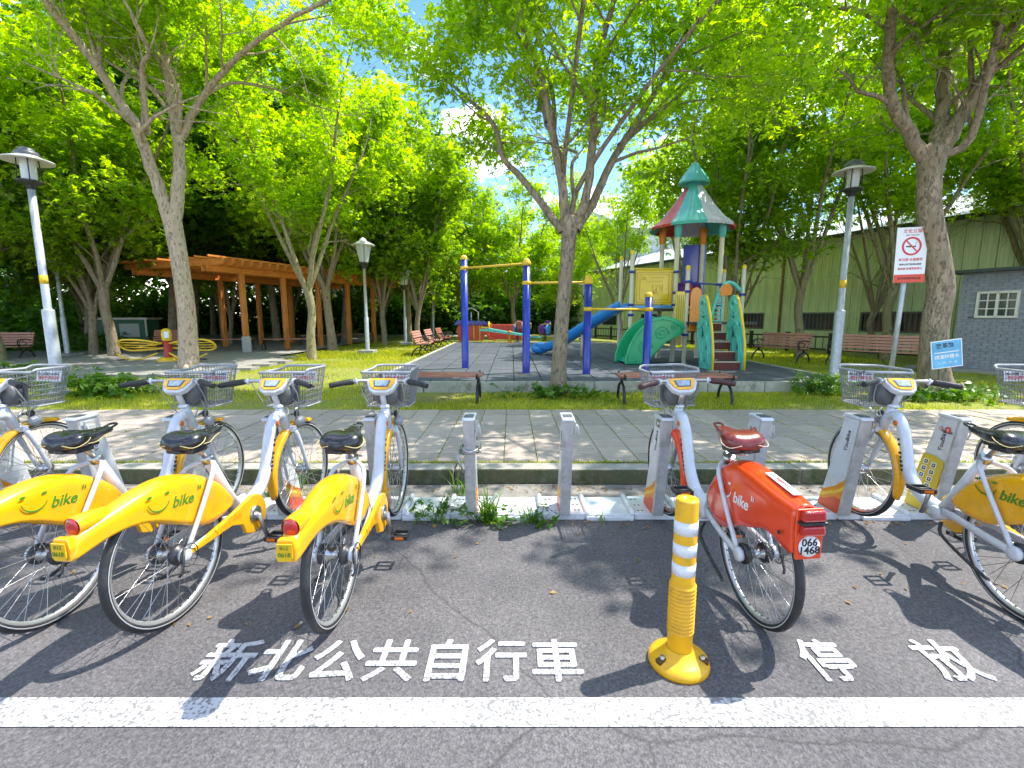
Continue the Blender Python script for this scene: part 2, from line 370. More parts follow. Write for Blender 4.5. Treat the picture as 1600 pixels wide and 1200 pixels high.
for i in range(22):
    o = bpy.data.objects.new('kerb_stone', me_k); link(o, kerb); o.location = (-11+i, 3.91+random.uniform(-.004,.004), random.uniform(-.003,.004))
    m = o.modifiers.new('b', 'BEVEL'); m.width = .016; m.segments = 3
sheet('earth_bed', -30, 30, 4.05, 7.1, .10, mat('joint_soil', (.07,.065,.035), .95, var=.3, vscale=20, col2=(.09,.13,.02)))
# pavement of long slabs
def streaky(name, c1, c2, bump=.4):
    return mat(name, c1, .85, col2=c2, vscale=5, stretch=(1.1,7,1), bump=bump, bscale=14, dirt=(.13,.13,.11), dscale=2.2, damt=.45, detail=8)
m_pav = streaky('weathered_slab', (.31,.25,.205), (.5,.415,.35))
m_pav2 = streaky('weathered_slab_pale', (.37,.3,.245), (.57,.475,.4))
pav = tag(bpy.data.objects.new('pavement', None), kind='structure'); COL.objects.link(pav)
mesh_p = []
for k, m in enumerate((m_pav, m_pav2)):
    mb = MB(); mb.box((0,0,-.03), (.303,.592,.06)); mesh_p.append(mb.mesh('slab', m))
rows = [4.12+.3*.5, 0]
random.seed(5)
ys = [(4.125,4.41),(4.41,5.0),(5.0,5.6),(5.6,6.2),(6.2,6.56)]
for a, b in ys:
    for i in range(-29, 30):
        o = bpy.data.objects.new('slab', mesh_p[random.random() < .4]); link(o, pav)
        o.location = (i*.311+.08, (a+b)/2, .142+random.uniform(-.004,.004)); o.scale = (1, (b-a)/.6, 1)
        o.rotation_euler = (random.uniform(-.006,.006), random.uniform(-.006,.006), random.uniform(-.004,.004))

# lawn and terrain
m_lawn = mat('lawn_soil', (.2,.25,.015), .95, col2=(.26,.21,.08), vscale=1.3, bump=.6, bscale=25, dirt=(.26,.32,.015), dscale=2.5, damt=.85)
sheet('lawn', -150, 150, 6.57, 300, .13, m_lawn)
m_pg = mat('slate_rubber', (.062,.074,.09), .8, var=.28, vscale=9, bump=.35, bscale=90, dirt=(.12,.125,.13), dscale=2, damt=.6)
m_pg2 = mat('slate_rubber_pale', (.08,.09,.105), .8, var=.25, vscale=9, bump=.35, bscale=90, dirt=(.14,.14,.14), dscale=2, damt=.6)
pg = tag(bpy.data.objects.new('playground_floor', None), kind='structure'); COL.objects.link(pg)
sheet('playground_base', -2.5, 6.1, 8.27, 21.2, .285, mat('dark_joint', (.02,.022,.025), .9))
mt = []
for m in (m_pg, m_pg2):
    mb = MB(); mb.box((0,0,-.015), (.486,.486,.03)); mt.append(mb.mesh('tile', m))
cnt = 0; far = MB(); random.seed(9)
for j in range(26):
    for i in range(17):
        x = -2.5+.26+i*.506; y = 8.27+.25+j*.498
        if cnt < 298:
            o = bpy.data.objects.new('tile', random.choice(mt)); link(o, pg); o.location = (x, y, .31+random.uniform(-.002,.003)); cnt += 1
            o.rotation_euler = (random.uniform(-.004,.004), random.uniform(-.004,.004), 0)
        else: far.box((x, y, .296+random.uniform(-.002,.002)), (.486,.486,.03))
tag(far.build('far_tiles', m_pg, pg), kind='stuff')
pk = tag(bpy.data.objects.new('playground_kerb', None), kind='structure'); COL.objects.link(pk)
m_pk = mat('pale_kerb', (.42,.4,.33), .9, var=.15, vscale=6, bump=.4, bscale=40, dirt=(.1,.11,.05), dscale=5, damt=.9)
mb = MB(); mb.box((0,0,.0), (.985,.1,.22)); mk = mb.mesh('kerb_stone', m_pk)
for i in range(9):
    o = bpy.data.objects.new('kerb_stone', mk); link(o, pk); o.location = (-2.06+i, 8.2, .21)
for i in range(13):
    for sx in (-2.56, 6.16):
        o = bpy.data.objects.new('kerb_stone', mk); link(o, pk); o.location = (sx, 8.7+i, .21); o.rotation_euler = (0,0,math.pi/2)
for i in range(4):    # low kerb in front of the left plaza
    pass
# left plaza
m_plz = streaky('plaza_slab', (.24,.225,.2), (.4,.375,.34))
plz = tag(bpy.data.objects.new('plaza', None), kind='structure'); COL.objects.link(plz)
mb = MB(); mb.box((0,0,-.06), (.895,.44,.12)); mq = mb.mesh('slab', m_plz)
random.seed(12)
for j in range(11):
    for i in range(14):
        x = -19+i*.9+(.45 if j % 2 else 0); y = 10.3+j*.447
        if x > -6.4-(y-12)*.25: continue
        o = bpy.data.objects.new('slab', mq); link(o, plz); o.location = (x, y, .21+random.uniform(-.003,.003))
sheet('pergola_path', -24, -7.6, 15.1, 31, .2, m_plz)
sheet('far_path', -60, 60, 32, 36, .15, m_plz)

# ------------------------------------------------------------------ warehouse and annex
W0 = Vector((15.7, 11.9, 0)); WD = Vector((-.454, 1, 0)).normalized(); WN = Vector((-WD.y, WD.x, 0))   # WN faces the park
wa = math.atan2(WD.y, WD.x)
m_wall = mat('pale_green_sheet', (.64,.71,.43), .5, .05, var=.07, vscale=3, stretch=(1,1,.25), dirt=(.4,.42,.25), dscale=2, damt=.6)
m_eave = mat('dark_eave', (.05,.07,.06), .6)
ware = thing('warehouse', 'long warehouse clad in pale green ribbed sheet metal behind the right-hand benches', 'warehouse', W0, wa)
mbp = MB()    # local: x along wall, y = away from the park is negative... park side is +y
mbp.box((.2,0,2.2),(.378,.03,4.4)); 
for q in (.035,.365): mbp.box((q,.03,2.2),(.04,.05,4.4))
for q in (.14,.26): mbp.box((q,.024,2.2),(.02,.034,4.4))
mp_full = mbp.mesh('wall_panel', m_wall)
mbp = MB(); mbp.box((.2,0,2.96),(.378,.03,2.88))
for q in (.035,.365): mbp.box((q,.03,2.96),(.04,.05,2.88))
for q in (.14,.26): mbp.box((q,.024,2.96),(.02,.034,2.88))
mp_up = mbp.mesh('wall_panel', m_wall)
mbp = MB(); mbp.box((.2,0,.4),(.378,.03,.8))
for q in (.035,.365): mbp.box((q,.03,.4),(.04,.05,.8))
mp_low = mbp.mesh('wall_panel', m_wall)
wins = [(4.0,6.4),(7.2,8.8),(10.4,12.0),(14.0,15.6),(17.2,18.8),(21.2,22.8)]
def inwin(x): return any(a-.01 <= x < b-.01 for a, b in wins)
for i in range(72):
    x = i*.4
    for me in ((mp_up, mp_low) if inwin(x) else (mp_full,)):
        o = bpy.data.objects.new('wall_panel', me); link(o, ware); o.location = (x, 0, .1)
m_glassd = mat('dark_window_glass', (.02,.03,.03), .15, coat=.5)
m_bar = mat('window_bars', (.14,.15,.14), .5, .3)
for a, b in wins:
    f = MB()
    for z in (.93, 1.6): f.box(((a+b)/2, .02, z), (b-a, .06, .06))
    for x in (a+.03, b-.03): f.box((x, .02, 1.265), (.06,.058,.61))
    fo = f.build('window', m_bar, ware)
    g = MB(); g.box(((a+b)/2, -.04, 1.265), (b-a-.02, .02, .64)); g.build('pane', m_glassd, fo)
    n = int((b-a)/.16)
    bb = MB()
    for k in range(1, n): bb.box((a+k*(b-a)/n, .035, 1.265), (.018,.018,.61))
    bb.build('bars', m_bar, fo)
e = MB(); e.box((14.4,.1,4.53),(29.2,.34,.12)); e.build('eave', m_eave, ware)
m_roof = mat('pale_roof_sheet', (.5,.52,.52), .5, .2, var=.1, vscale=2)
e = MB(); e.prism([(.12,4.6),(-7,6.6),(-14,4.6)], -.2, 29, 'yz'); e.build('roof', m_roof, ware)
e = MB(); e.box((.0,-7,2.3),(.05,13.8,4.5)); e.box((28.8,-7,2.3),(.05,13.8,4.5)); e.build('end_wall', m_wall, ware)
e = MB(); e.tube([(9.6,.1,.1),(9.6,.1,4.4)], .05, 8); e.build('downpipe', mat('rust_brown_pipe', (.2,.11,.05), .7, var=.3), ware)

# brick annex
AN = thing('brick_annex', 'low grey painted brick annex with a white barred window, right of the big trunk', 'building', (11.03, 11.76, 0), wa-math.pi)
# local x runs towards the camera side, y away from the park
m_brick = mat('grey_painted_brick', (.3,.31,.35), .85, var=.16, vscale=7, bump=.4, bscale=60, dirt=(.36,.37,.4), dscale=5, damt=.5)
m_mort = mat('grey_mortar', (.25,.255,.29), .9)
AL, AH = 6.2, 2.5
wx0, wx1, wz0, wz1 = .36, 1.06, 1.45, 2.02
b_ = MB()
b_.box((AL/2,.1,.75),(AL,.12,1.3)); b_.box((AL/2,.1,(wz1+AH)/2),(AL,.12,AH-wz1)); 
b_.box((wx0/2,.1,(wz0+wz1)/2),(wx0,.12,wz1-wz0)); b_.box(((wx1+AL)/2,.1,(wz0+wz1)/2),(AL-wx1,.12,wz1-wz0)); b_.box(((wx0+wx1)/2,.1,1.41),(wx1-wx0,.118,.02))
b_.box((.06,1.7,1.3),(.12,3.1,2.3))
b_.build('wall', m_mort, AN)
bk = MB(); random.seed(4)
z = .17; row = 0
while z < AH-.04:
    x = -.1*(row % 2)
    while x < AL-.05:
        xa, xb = max(x,0), min(x+.205, AL); c = (xa+xb)/2
        if not (wx0-.05 < c < wx1+.05 and wz0-.05 < z < wz1+.02) and xb-xa > .03:
            bk.box((c, .035+random.uniform(-.004,.004), z), (xb-xa-.012, .02, .058))
        x += .215
    z += .07; row += 1
tag(bk.build('bricks', m_brick, AN), kind='stuff')
m_wframe = mat('cream_window_paint', (.72,.7,.6), .5)
f = MB()
for x in (wx0, (wx0+wx1)/2, wx1): f.box((x,.02,(wz0+wz1)/2),(.05,.06,wz1-wz0+.05))
for z in (wz0, wz1): f.box(((wx0+wx1)/2,.018,z),(wx1-wx0,.056,.05))
for z in (wz0+(wz1-wz0)/3, wz0+2*(wz1-wz0)/3): f.box(((wx0+wx1)/2,.022,z),(wx1-wx0,.03,.022))
for k in (.25,.75): f.box((wx0+k*(wx1-wx0),.024,(wz0+wz1)/2),(.022,.032,wz1-wz0))
wo = f.build('window', m_wframe, AN)
for i in range(4):
    for j in range(3):
        g = MB(); g.box((wx0+(i+.5)*(wx1-wx0)/4, .05, wz0+(j+.5)*(wz1-wz0)/3), (.165,.008,.18)); g.build('pane', m_glassd, wo)
e = MB(); e.box((AL/2-.05,1.5,AH+.03),(AL+.3,3.5,.07)); e.build('roof', m_eave, AN)
e = MB(); e.box((AL/2,-.25,.13),(AL+1.5,.5,.12)); e.build('plinth', m_kerb, AN)

# white hall beyond
e = MB(); e.box((14.4,-.35,2.2),(28.8,.1,4.3)); e.build('gap_shade_sheet', m_eave, ware)  # added dark sheet, makes the gaps between wall panels read as shaded seams
wh = thing('white_hall', 'pale low-pitched hall roof glimpsed between the trees behind the green warehouse', 'building', (26,48,0), .35)
mb = MB(); mb.box((0,0,4),(40,10,8)); mb.build('wall', mat('offwhite_render', (.55,.56,.55), .8, var=.1, vscale=.5), wh)
mb = MB(); mb.prism([(-5.5,8),(0,10.2),(5.5,8)], -20.5, 20.5, 'yz'); mb.build('roof', m_roof, wh)
pk2 = thing('pink_block', 'far low building with pinkish brick wall seen under the trees beyond the play area', 'building', (-6,52,0), 0)
mb = MB(); mb.box((0,0,2.5),(26,8,5)); mb.build('wall', mat('pink_brick_wall', (.42,.24,.19), .9, var=.2, vscale=2), pk2)
mb = MB(); mb.box((0,0,5.1),(26.6,8.6,.2)); mb.build('roof', m_roof, pk2)
for i in range(7):
    fw = MB(); fw.box((-10.5+i*3.5,-4.02,2.6),(1.5,.06,1.3)); q = fw.build('window', m_wframe, pk2)
    fw = MB(); fw.box((-10.5+i*3.5,-4.06,2.6),(1.3,.03,1.1)); fw.build('pane', m_glassd, q)

# dark fence
m_fence = mat('dark_fence_timber', (.035,.028,.025), .7, var=.3)
fe = thing('park_fence', 'low dark railing with square posts running behind the two red slatted benches', 'fence', (13.2,12.2,0), wa)
fp = MB(); fp.box((0,0,.46),(.1,.1,.74)); fp.box((0,0,.86),(.12,.12,.05)); fpm = fp.mesh('post', m_fence)
for i in range(13):
    o = bpy.data.objects.new('post', fpm); link(o, fe); o.location = (i*1.6,0,0)
for z in (.74,.3):
    r_ = MB(); r_.box((9.6,0,z),(19.2,.05,.06)); r_.build('rail', m_fence, fe)
m_fred = mat('rusty_lattice', (.2,.07,.05), .7)
for i in range(12):
    l_ = MB()
    for k in range(1,6): l_.bar((i*1.6+k*.26,0,.33),(i*1.6+k*.26+.0,0,.71),.02,.02)
    l_.build('baluster_panel', m_fred if i > 4 else m_fence, fe)
# ------------------------------------------------------------------ bicycles
def smile_bike(parent, m, o, u, v, s, mirror=False):
    """smiling mouth, two eyes and the word bike, on a plane through o with axes u (right) and v (up)"""
    M = frame_m(o, u, v)
    mb = MB(); pts = []
    n = 14; inner = []; outer = []
    for k in range(n+1):
        a = R(190+160*k/n); wv = .006+.009*math.sin(math.pi*k/n)
        outer.append((.115*math.cos(a), .115*math.sin(a)*.9)); inner.append(((.115-wv)*math.cos(a), (.115-wv)*math.sin(a)*.9+.002))
    poly = outer+inner[::-1]
    poly = [(a*s/.24, b*s/.24) for a, b in poly]
    n2 = len(poly)
    vs = [(a, b, 0) for a, b in poly]+[(a, b, .0012) for a, b in poly]
    fs = []
    for k in range(n):
        fs += [(k, k+1, n2-2-k, n2-1-k), (n2+k, n2+k+1, 2*n2-2-k, 2*n2-1-k)]
    for k in range(n2): fs.append((k, (k+1) % n2, (k+1) % n2+n2, k+n2))
    mb.add(vs, fs)
    for ex, ey in ((-.1,.045),(.085,.055)):
        el = [(s/.24*(ex+.024*math.cos(a)+.006*math.sin(a)), s/.24*(ey+.014*math.sin(a))) for a in [2*math.pi*k/12 for k in range(12)]]
        mb.prism(el, 0, .0012, 'xy')
    ob = mb.build('smile_mark', m, parent); ob.matrix_local = M
    t = text('lettering', 'bike', s*.62, m, parent, M @ Matrix.Translation((s*1.12, -s*.22, 0)), ext=.0008, off=.0012, shear=.25)
    mk = MB()
    for q in ((.0,.0,.018,.05),(.03,.004,.012,.04)):
        mk.prism([(s*1.85+q[0]*s/.24, s*.05+q[1]*s/.24),(s*1.85+(q[0]+.012)*s/.24, s*.05+q[1]*s/.24),(s*1.85+(q[0]+q[2])*s/.24, s*.05+(q[1]+q[3])*s/.24),(s*1.85+(q[0]+q[2]-.01)*s/.24, s*.05+(q[1]+q[3])*s/.24)], 0, .0012, 'xy')
    ko = mk.build('small_mark', m, parent); ko.matrix_local = M

def wheel(root, y, z, hubw=.05):
    mb = MB()
    mb.lathe([(.296,-.012),(.306,-.014),(.312,-.012),(.306,-.006),(.306,.006),(.312,.012),(.306,.014),(.296,.012),(.288,.006),(.286,0),(.288,-.006),(.296,-.012)], n=56, axis='x')
    wo = mb.build('wheel', m_rim, root, loc=(0,y,z))
    mb = MB(); prof = [(.317+.019*math.cos(a), .021*math.sin(a)) for a in [2*math.pi*k/12 for k in range(13)]]
    mb.lathe(prof, n=56, axis='x'); mb.build('tyre', m_black, wo)
    for sx in (-1,1):
        mb = MB(); mb.lathe([(.3135,sx*.0212),(.3185,sx*.0222),(.3185,sx*.0214),(.3135,sx*.0205)], n=56, axis='x'); mb.build('reflective_stripe', mat('reflective_grey',(.6,.61,.62),.3,.3), wo)
    mb = MB(); N = 36
    for k in range(N):
        sx = 1 if k % 2 else -1; a = 2*math.pi*k/N; off = (1 if (k//2) % 2 else -1)*R(62)
        mb.tube([(sx*hubw*.75, .032*math.cos(a+off), .032*math.sin(a+off)), (sx*.004, .29*math.cos(a), .29*math.sin(a))], .0016, 4, False)
    mb.build('spokes', m_metal, wo)
    mb = MB()
    for k in range(36):
        a = 2*math.pi*(k+.5)/36; mb.box((0,.2858*math.cos(a),.2858*math.sin(a)),(.008,.006,.006),Matrix.Rotation(a,3,'X'))
    mb.build('spoke_nipples', m_dark, wo)
    mb = MB(); mb.lathe([(.0,-hubw),(.012,-hubw),(.012,-hubw*.85),(.036,-hubw*.8),(.036,-hubw*.66),(.024,-hubw*.55),(.024,hubw*.55),(.036,hubw*.66),(.036,hubw*.8),(.012,hubw*.85),(.012,hubw),(0,hubw)], n=18, axis='x'); mb.build('hub', m_metal, wo)
    return wo

def skirt(root, kind, m):
    if kind == 'yellow':
        S = [((.385,.475),(.372,.43),.052),((.35,.54),(.33,.42),.056),((.30,.60),(.27,.405),.06),((.20,.665),(.18,.40),.063),((.10,.705),(.09,.435),.065),((.0,.722),(.0,.485),.066),
             ((-.10,.715),(-.09,.54),.064),((-.19,.695),(-.17,.57),.058),((-.27,.672),(-.26,.578),.05),((-.34,.655),(-.34,.565),.045),((-.395,.64),(-.405,.548),.041),((-.43,.62),(-.447,.538),.038)]
    else:
        S = [((.40,.50),(.385,.43),.055),((.36,.58),(.34,.40),.06),((.29,.67),(.27,.375),.066),((.20,.735),(.17,.385),.07),((.12,.765),(.09,.43),.072),((.04,.765),(.02,.475),.073),
             ((-.06,.755),(-.08,.50),.073),((-.14,.742),(-.15,.545),.072),((-.21,.732),(-.215,.54),.069),((-.29,.72),(-.29,.515),.06),((-.335,.712),(-.34,.50),.055)]
    rings = []
    for (ty,tz),(by,bz),wd in S:
        q = []; h = tz-bz; sh = min(.05,h*.4)
        for a in (0,.3,.62): q.append((-wd, by+(ty-by)*a, bz+(tz-sh-bz)*a))
        for k in range(0,7):
            a = math.pi*k/6; q.append((-wd*math.cos(a), ty+(by-ty)*.0, tz-sh+sh*math.sin(a)))
        for a in (.62,.3,0): q.append((wd, by+(ty-by)*a, bz+(tz-sh-bz)*a))
        rings.append([Vector(p) for p in q])
    mb = MB(); mb.loft(rings, False, False)
    o = mb.build('rear_skirt', m, root, sub=1, solid=.006)
    return o

def make_bike(kind='yellow'):
    yel = kind == 'yellow'
    mc = m_yellow if yel else m_red
    root = thing('bicycle', 'x', 'bicycle')
    wheel(root, 0, .336); wheel(root, 1.13, .386, .042)
    # frame
    mb = MB()
    beam = catmull([(0,1.0,.69),(0,.95,.80),(0,.875,.81),(0,.815,.735),(0,.775,.62),(0,.735,.50),(0,.66,.41),(0,.56,.365),(0,.46,.35)], 4)
    rr = lerpr([.022,.03,.034,.034,.034,.035,.037,.038,.038], 4)
    mb.tube(beam, rr, 14, flat=(1,1))
    mb.tube([(0,.925,.87),(0,.995,.69)], .028, 14)
    mb.tube([(0,.465,.36),(0,.385,.52),(0,.285,.725)], [.034,.028,.026], 12)
    for sx in (-1,1):
        mb.tube(catmull([(sx*.03,.44,.36),(sx*.055,.34,.365),(sx*.078,.15,.35),(sx*.082,.0,.338)],3), .016, 10, flat=(.8,1.25))
        mb.tube(catmull([(sx*.012,.30,.70),(sx*.05,.265,.69),(sx*.085,.21,.655),(sx*.09,.10,.49),(sx*.085,.01,.35)],3), .0115, 8)
        mb.lathe([(0,.072*sx),(.034,.072*sx),(.036,.092*sx),(.02,.098*sx),(0,.098*sx)], (0,0,.336), 14, 'x')
    mb.lathe([(0,-.05),(.036,-.05),(.04,-.04),(.04,.04),(.036,.05),(0,.05)], (0,.48,.335), 16, 'x')
    fr = mb.build('frame', m_white, root)
    mb = MB()
    for k, (yy, zz) in enumerate([(.80,.68),(.79,.65),(.775,.60),(.765,.575),(.757,.55),(.75,.525),(.742,.50)]):
        for sx in (-1,1): mb.box((sx*.035, yy+.004, zz), (.004,.012+.004*(k%3),.014))
    mb.build('frame_marks', m_kprint, fr)
    mb = MB()
    for sx in (-1,1): mb.lathe([(0,sx*.0355),(.017,sx*.0355),(.017,sx*.037),(0,sx*.037)], (0,.845,.775), 12, 'x')
    mb.build('badge', m_orangep, fr)
    # seat post, clamp and saddle
    mb = MB(); mb.tube([(0,.30,.70),(0,.20,.83)], .0135, 10); mb.build('seat_post', m_metal, root)
    mb = MB(); mb.tube([(0,.297,.70),(0,.278,.735)], .031, 12); mb.tube([(0,.30,.735),(.05,.27,.735),(.075,.235,.745)], .006, 6); mb.build('seat_clamp', m_metal, root)
    sm = m_leather if yel else m_redleather
    mb = MB(); rings = []
    for y, hw, zc, th in [(.085,.045,.832,.02),(.10,.088,.84,.04),(.14,.107,.847,.052),(.19,.102,.847,.052),(.24,.078,.842,.046),(.29,.052,.842,.034),(.34,.036,.848,.028),(.375,.03,.853,.022),(.392,.018,.853,.01)]:
        q = []
        for k in range(16):
            a = 2*math.pi*k/16; c, s_ = math.cos(a), math.sin(a)
            x = hw*math.copysign(abs(c)**.7, c); z = th*math.copysign(abs(s_)**.8, s_)
            if s_ > 0: z -= .016*math.exp(-(x/(.028))**2)*(1 if y < .3 else .3)
            if s_ < 0: z *= .8
            q.append(Vector((x, y, zc+z)))
        rings.append(q)
    mb.loft(rings); sa = mb.build('saddle', sm, root, sub=1)
    mb = MB()
    for sx in (-1,1):
        mb.tube(catmull([(sx*.04,.088,.838),(sx*.095,.10,.826),(sx*.112,.15,.845),(sx*.07,.22,.87),(sx*.03,.27,.872)],3), .0022, 5)
        mb.tube(catmull([(sx*.112,.15,.835),(sx*.1,.205,.83),(sx*.055,.29,.835),(sx*.034,.35,.84)],3), .002, 5)
    mb.build('piping', m_seam if yel else m_seamw, sa)
    mb = MB(); mb.box((0,.17,.802),(.15,.10,.032)); mb.box((0,.20,.80),(.05,.2,.02)); mb.build('saddle_base', m_dark, sa, bevel=.01)
    mb = MB(); mb.tube(catmull([(-.022,.375,.862),(-.02,.41,.872),(0,.422,.874),(.02,.41,.872),(.022,.375,.862)],3), .006, 6); mb.build('saddle_handle', sm, sa)
    # rear skirt
    sk = skirt(root, kind, mc)
    lm = m_green if yel else m_wprint
    wl = .0665 if yel else .0745
    smile_bike(sk, lm, (wl,-.085 if yel else -.09,.635 if yel else .62), (0,1,-.16), (0,.16,1), .118 if yel else .125)
    smile_bike(sk, lm, (-wl,.2 if yel else .165,.60 if yel else .61), (0,-1,.04), (0,.04,1), .115 if yel else .125)
    if yel:
        mb = MB(); mb.ball((0,-.40,.652), .034, 16, 9, (.88,.3,1.12)); mb.build('tail_light', m_lamp, sk)
        mb = MB(); mb.prism([(-.036,.54),(.036,.54),(.039,.59),(.03,.63),(-.03,.63),(-.039,.59)], -.449, -.42, 'xz'); mb.build('tail_flap', mc, sk, bevel=.006)
        mb = MB(); mb.lathe([(.036,-.03),(.04,.0),(.037,.055),(.02,.15)], (0,-.37,.655), 14, 'y'); 
        q = mb.build('lamp_housing', mc, sk)
        for sx in (-1,1):
            M = frame_m((.01 if sx > 0 else -.01,-.452,.585),(1,0,0),(0,-.25,1))
        text('plate_number', '0618', .024, m_green, sk, frame_m((0,-.4605,.575),(1,0,0),(0,.1,1)), ext=.0006)
        text('plate_number', 'B12', .021, m_green, sk, frame_m((0,-.4595,.602),(1,0,0),(0,.1,1)), ext=.0006)
        mb = MB(); mb.prism([(-.022,-.04),(.022,-.04),(.031,-.026),(.03,.03),(-.03,.03),(-.031,-.026)],-.003,.003,'xz'); o = mb.build('number_sticker', mat('lime_sticker',(.84,.41,.006),.3,col2=(.74,.52,.012),vscale=22), sk, bevel=.003); o.location = (0,-.4555,.588)
    else:
        mb = MB(); mb.prism([(-.054,.706),(.054,.706),(.057,.60),(.053,.495),(-.053,.495),(-.057,.60)], -.352, -.340, 'xz'); mb.build('tail_panel', mc, sk, bevel=.004)
        for z, h, nm in ((.685,.045,'tail_light'),(.625,.04,'tail_light')):
            mb = MB(); mb.prism([(-.048,z-h/2),(.048,z-h/2),(.043,z+h/2),(-.043,z+h/2)], -.382, -.35, 'xz'); mb.build(nm, m_lamp, sk, bevel=.008)
        mb = MB(); mb.box((0,-.364,.654),(.106,.035,.012)); mb.build('lamp_bezel', m_dark, sk, bevel=.003)
        mb = MB(); mb.lathe([(0,-.3555),(.044,-.3555),(.044,-.353),(0,-.353)], (0,0,.551), 28, 'y'); mb.build('number_disc', m_wprint, sk)
        text('plate_number', '066', .044, m_kprint, sk, frame_m((0,-.3565,.567),(1,0,0),(0,0,1)), ext=.0006, off=.0008)
        text('plate_number', '1468', .044, m_kprint, sk, frame_m((0,-.3565,.534),(1,0,0),(0,0,1)), ext=.0006, off=.0008)
        mb = MB(); mb.box((0,-.17,.7445),(.036,.2,.004),Matrix.Rotation(R(7.4),3,'X')); q = mb.build('white_label', m_wprint, sk); text('label_lettering', 'YouBike', .028, m_rprint, sk, Matrix.Translation((0,-.17,.7472)) @ Matrix.Rotation(R(7.4),4,'X') @ Matrix.Rotation(R(90),4,'Z'), ext=.0004, off=.0005)
        mb = MB(); mb.lathe([(.0,-.0735),(.009,-.0735),(.009,-.071),(0,-.071)], (0,-.27,.575), 10, 'x'); mb.build('screw_hole', m_kprint, sk)
    # front fender: arc behind the fork
    def fender(y, z, r0, a0, a1, wd, m, nm):
        rings = []
        for k in range(13):
            a = R(a0+(a1-a0)*k/12); q = []
            e_ = min(1, (12-k)/1.5+.55)
            for j in range(7):
                b = math.pi*j/6; rr_ = r0+.004+.016*math.sin(b)-(.014 if j in (0,6) else 0)
                q.append(Vector((-wd*math.cos(b)*e_, y+rr_*math.cos(a), z+rr_*math.sin(a))))
            rings.append(q)
        mb = MB(); mb.loft(rings, False, False); return mb.build(nm, m, root, sub=1, solid=.004)
    fender(1.13,.386,.345,70,196,.034,mc,'front_fender')
    # fork
    mb = MB(); mb.tube([(0,.985,.72),(0,1.0,.70)], .035, 10); mb.box((0,1.0,.705),(.1,.05,.035))
    for sx in (-1,1): mb.tube(catmull([(sx*.047,1.0,.71),(sx*.05,1.05,.60),(sx*.048,1.11,.44),(sx*.046,1.13,.386)],3), [.019]*4+[.016]*4+[.012,.011], 10, flat=(1,.75))
    mb.build('fork', m_white if yel else m_metal, root)
    # latch bracket beside the head tube
    mb = MB(); mb.box((-.075,1.02,.735),(.06,.075,.055)); mb.box((-.052,.99,.735),(.05,.03,.03)); mb.lathe([(0,-.115),(.02,-.115),(.02,-.1),(0,-.1)],(0,1.02,.735),10,'x'); mb.build('dock_latch', m_metal, root, bevel=.006)
    mb = MB(); mb.ball((.05,1.07,.745), .034, 12, 8, (1,1.3,1)); mb.build('headlight', m_grey, root)
    mb = MB(); mb.lathe([(0,.028),(.022,.028),(.026,.04),(0,.042)],(.0,1.06,.795),12,'x'); mb.tube([(.03,1.06,.795),(.02,1.02,.80)],.006,6); mb.build('bell', m_dark, root)
    # stem, console, bars
    mb = MB(); mb.tube([(0,.925,.865),(0,.872,.985)], [.019,.017], 12); mb.lathe([(.032,0),(.032,.012),(.024,.018)],(0,.922,.868),14); st = mb.build('stem', m_metal if not yel else m_white, root)
    cr = Matrix.Rotation(R(44),3,'X')
    def plate(poly, z0, z1):
        n = len(poly); vs = [cr @ Vector((a,b,z0)) for a,b in poly]+[cr @ Vector((a,b,z1)) for a,b in poly]
        vs = [p+Vector((0,.885,1.02)) for p in vs]
        return vs, [tuple(range(n))[::-1], tuple(range(n,2*n))]+[(i,(i+1)%n,(i+1)%n+n,i+n) for i in range(n)]
    hexo = [(-.04,-.068),(.04,-.068),(.075,-.045),(.1,.012),(.097,.048),(-.097,.048),(-.1,.012),(-.075,-.045)]
    mb = MB(); mb.add(*plate(hexo,-.03,.008)); co = mb.build('console', m_white, root, bevel=.009, seg=3)
    mb = MB(); mb.add(*plate([(a*.84,b*.78+.004) for a,b in hexo],.006,.016)); mb.build('console_trim', m_yellow, co, bevel=.004)
    mb = MB(); mb.add(*plate([(-.042,-.03),(.042,-.03),(.056,.022),(-.056,.022)],.014,.019)); mb.build('console_face', m_dgrey, co)
    mb = MB(); mb.add(*plate([(-.036,-.024),(.036,-.024),(.044,.018),(-.044,.018)],.018,.021)); mb.build('screen', m_screen, co)
    mb = MB(); mb.lathe([(.0,-.02),(.05,-.02),(.075,.0),(.085,.05),(.06,.07),(0,.07)],(0,.945,.945),18,'y'); hz = mb.build('handle_housing', m_dgrey, root)
    mb = MB(); mb.tube(catmull([(-.235,.835,1.035),(-.16,.87,1.045),(-.09,.91,1.04),(0,.925,1.02),(.09,.91,1.04),(.16,.87,1.045),(.235,.835,1.035)],3), .0115, 8); hb = mb.build('handlebar', m_metal, root)
    for sx in (-1,1):
        mb = MB(); mb.tube([(sx*.175,.862,1.043),(sx*.195,.853,1.04),(sx*.24,.832,1.036),(sx*.285,.808,1.028),(sx*.305,.797,1.024)], [.018,.02,.0175,.018,.016], 10); mb.build('grip', m_black if yel else mat('maroon_grip',(.06,.02,.02),.5), hb)
        mb = MB(); mb.tube([(sx*.155,.872,1.044),(sx*.165,.867,1.043)], .022, 10); mb.build('grip_collar', m_white, hb)
        mb = MB(); mb.tube(catmull([(sx*.15,.89,1.04),(sx*.19,.91,1.03),(sx*.25,.89,1.018),(sx*.29,.865,1.01)],2), [.008]*5+[.006]*2, 6); mb.build('brake_lever', m_dark, hb)
    # cables
    mb = MB()
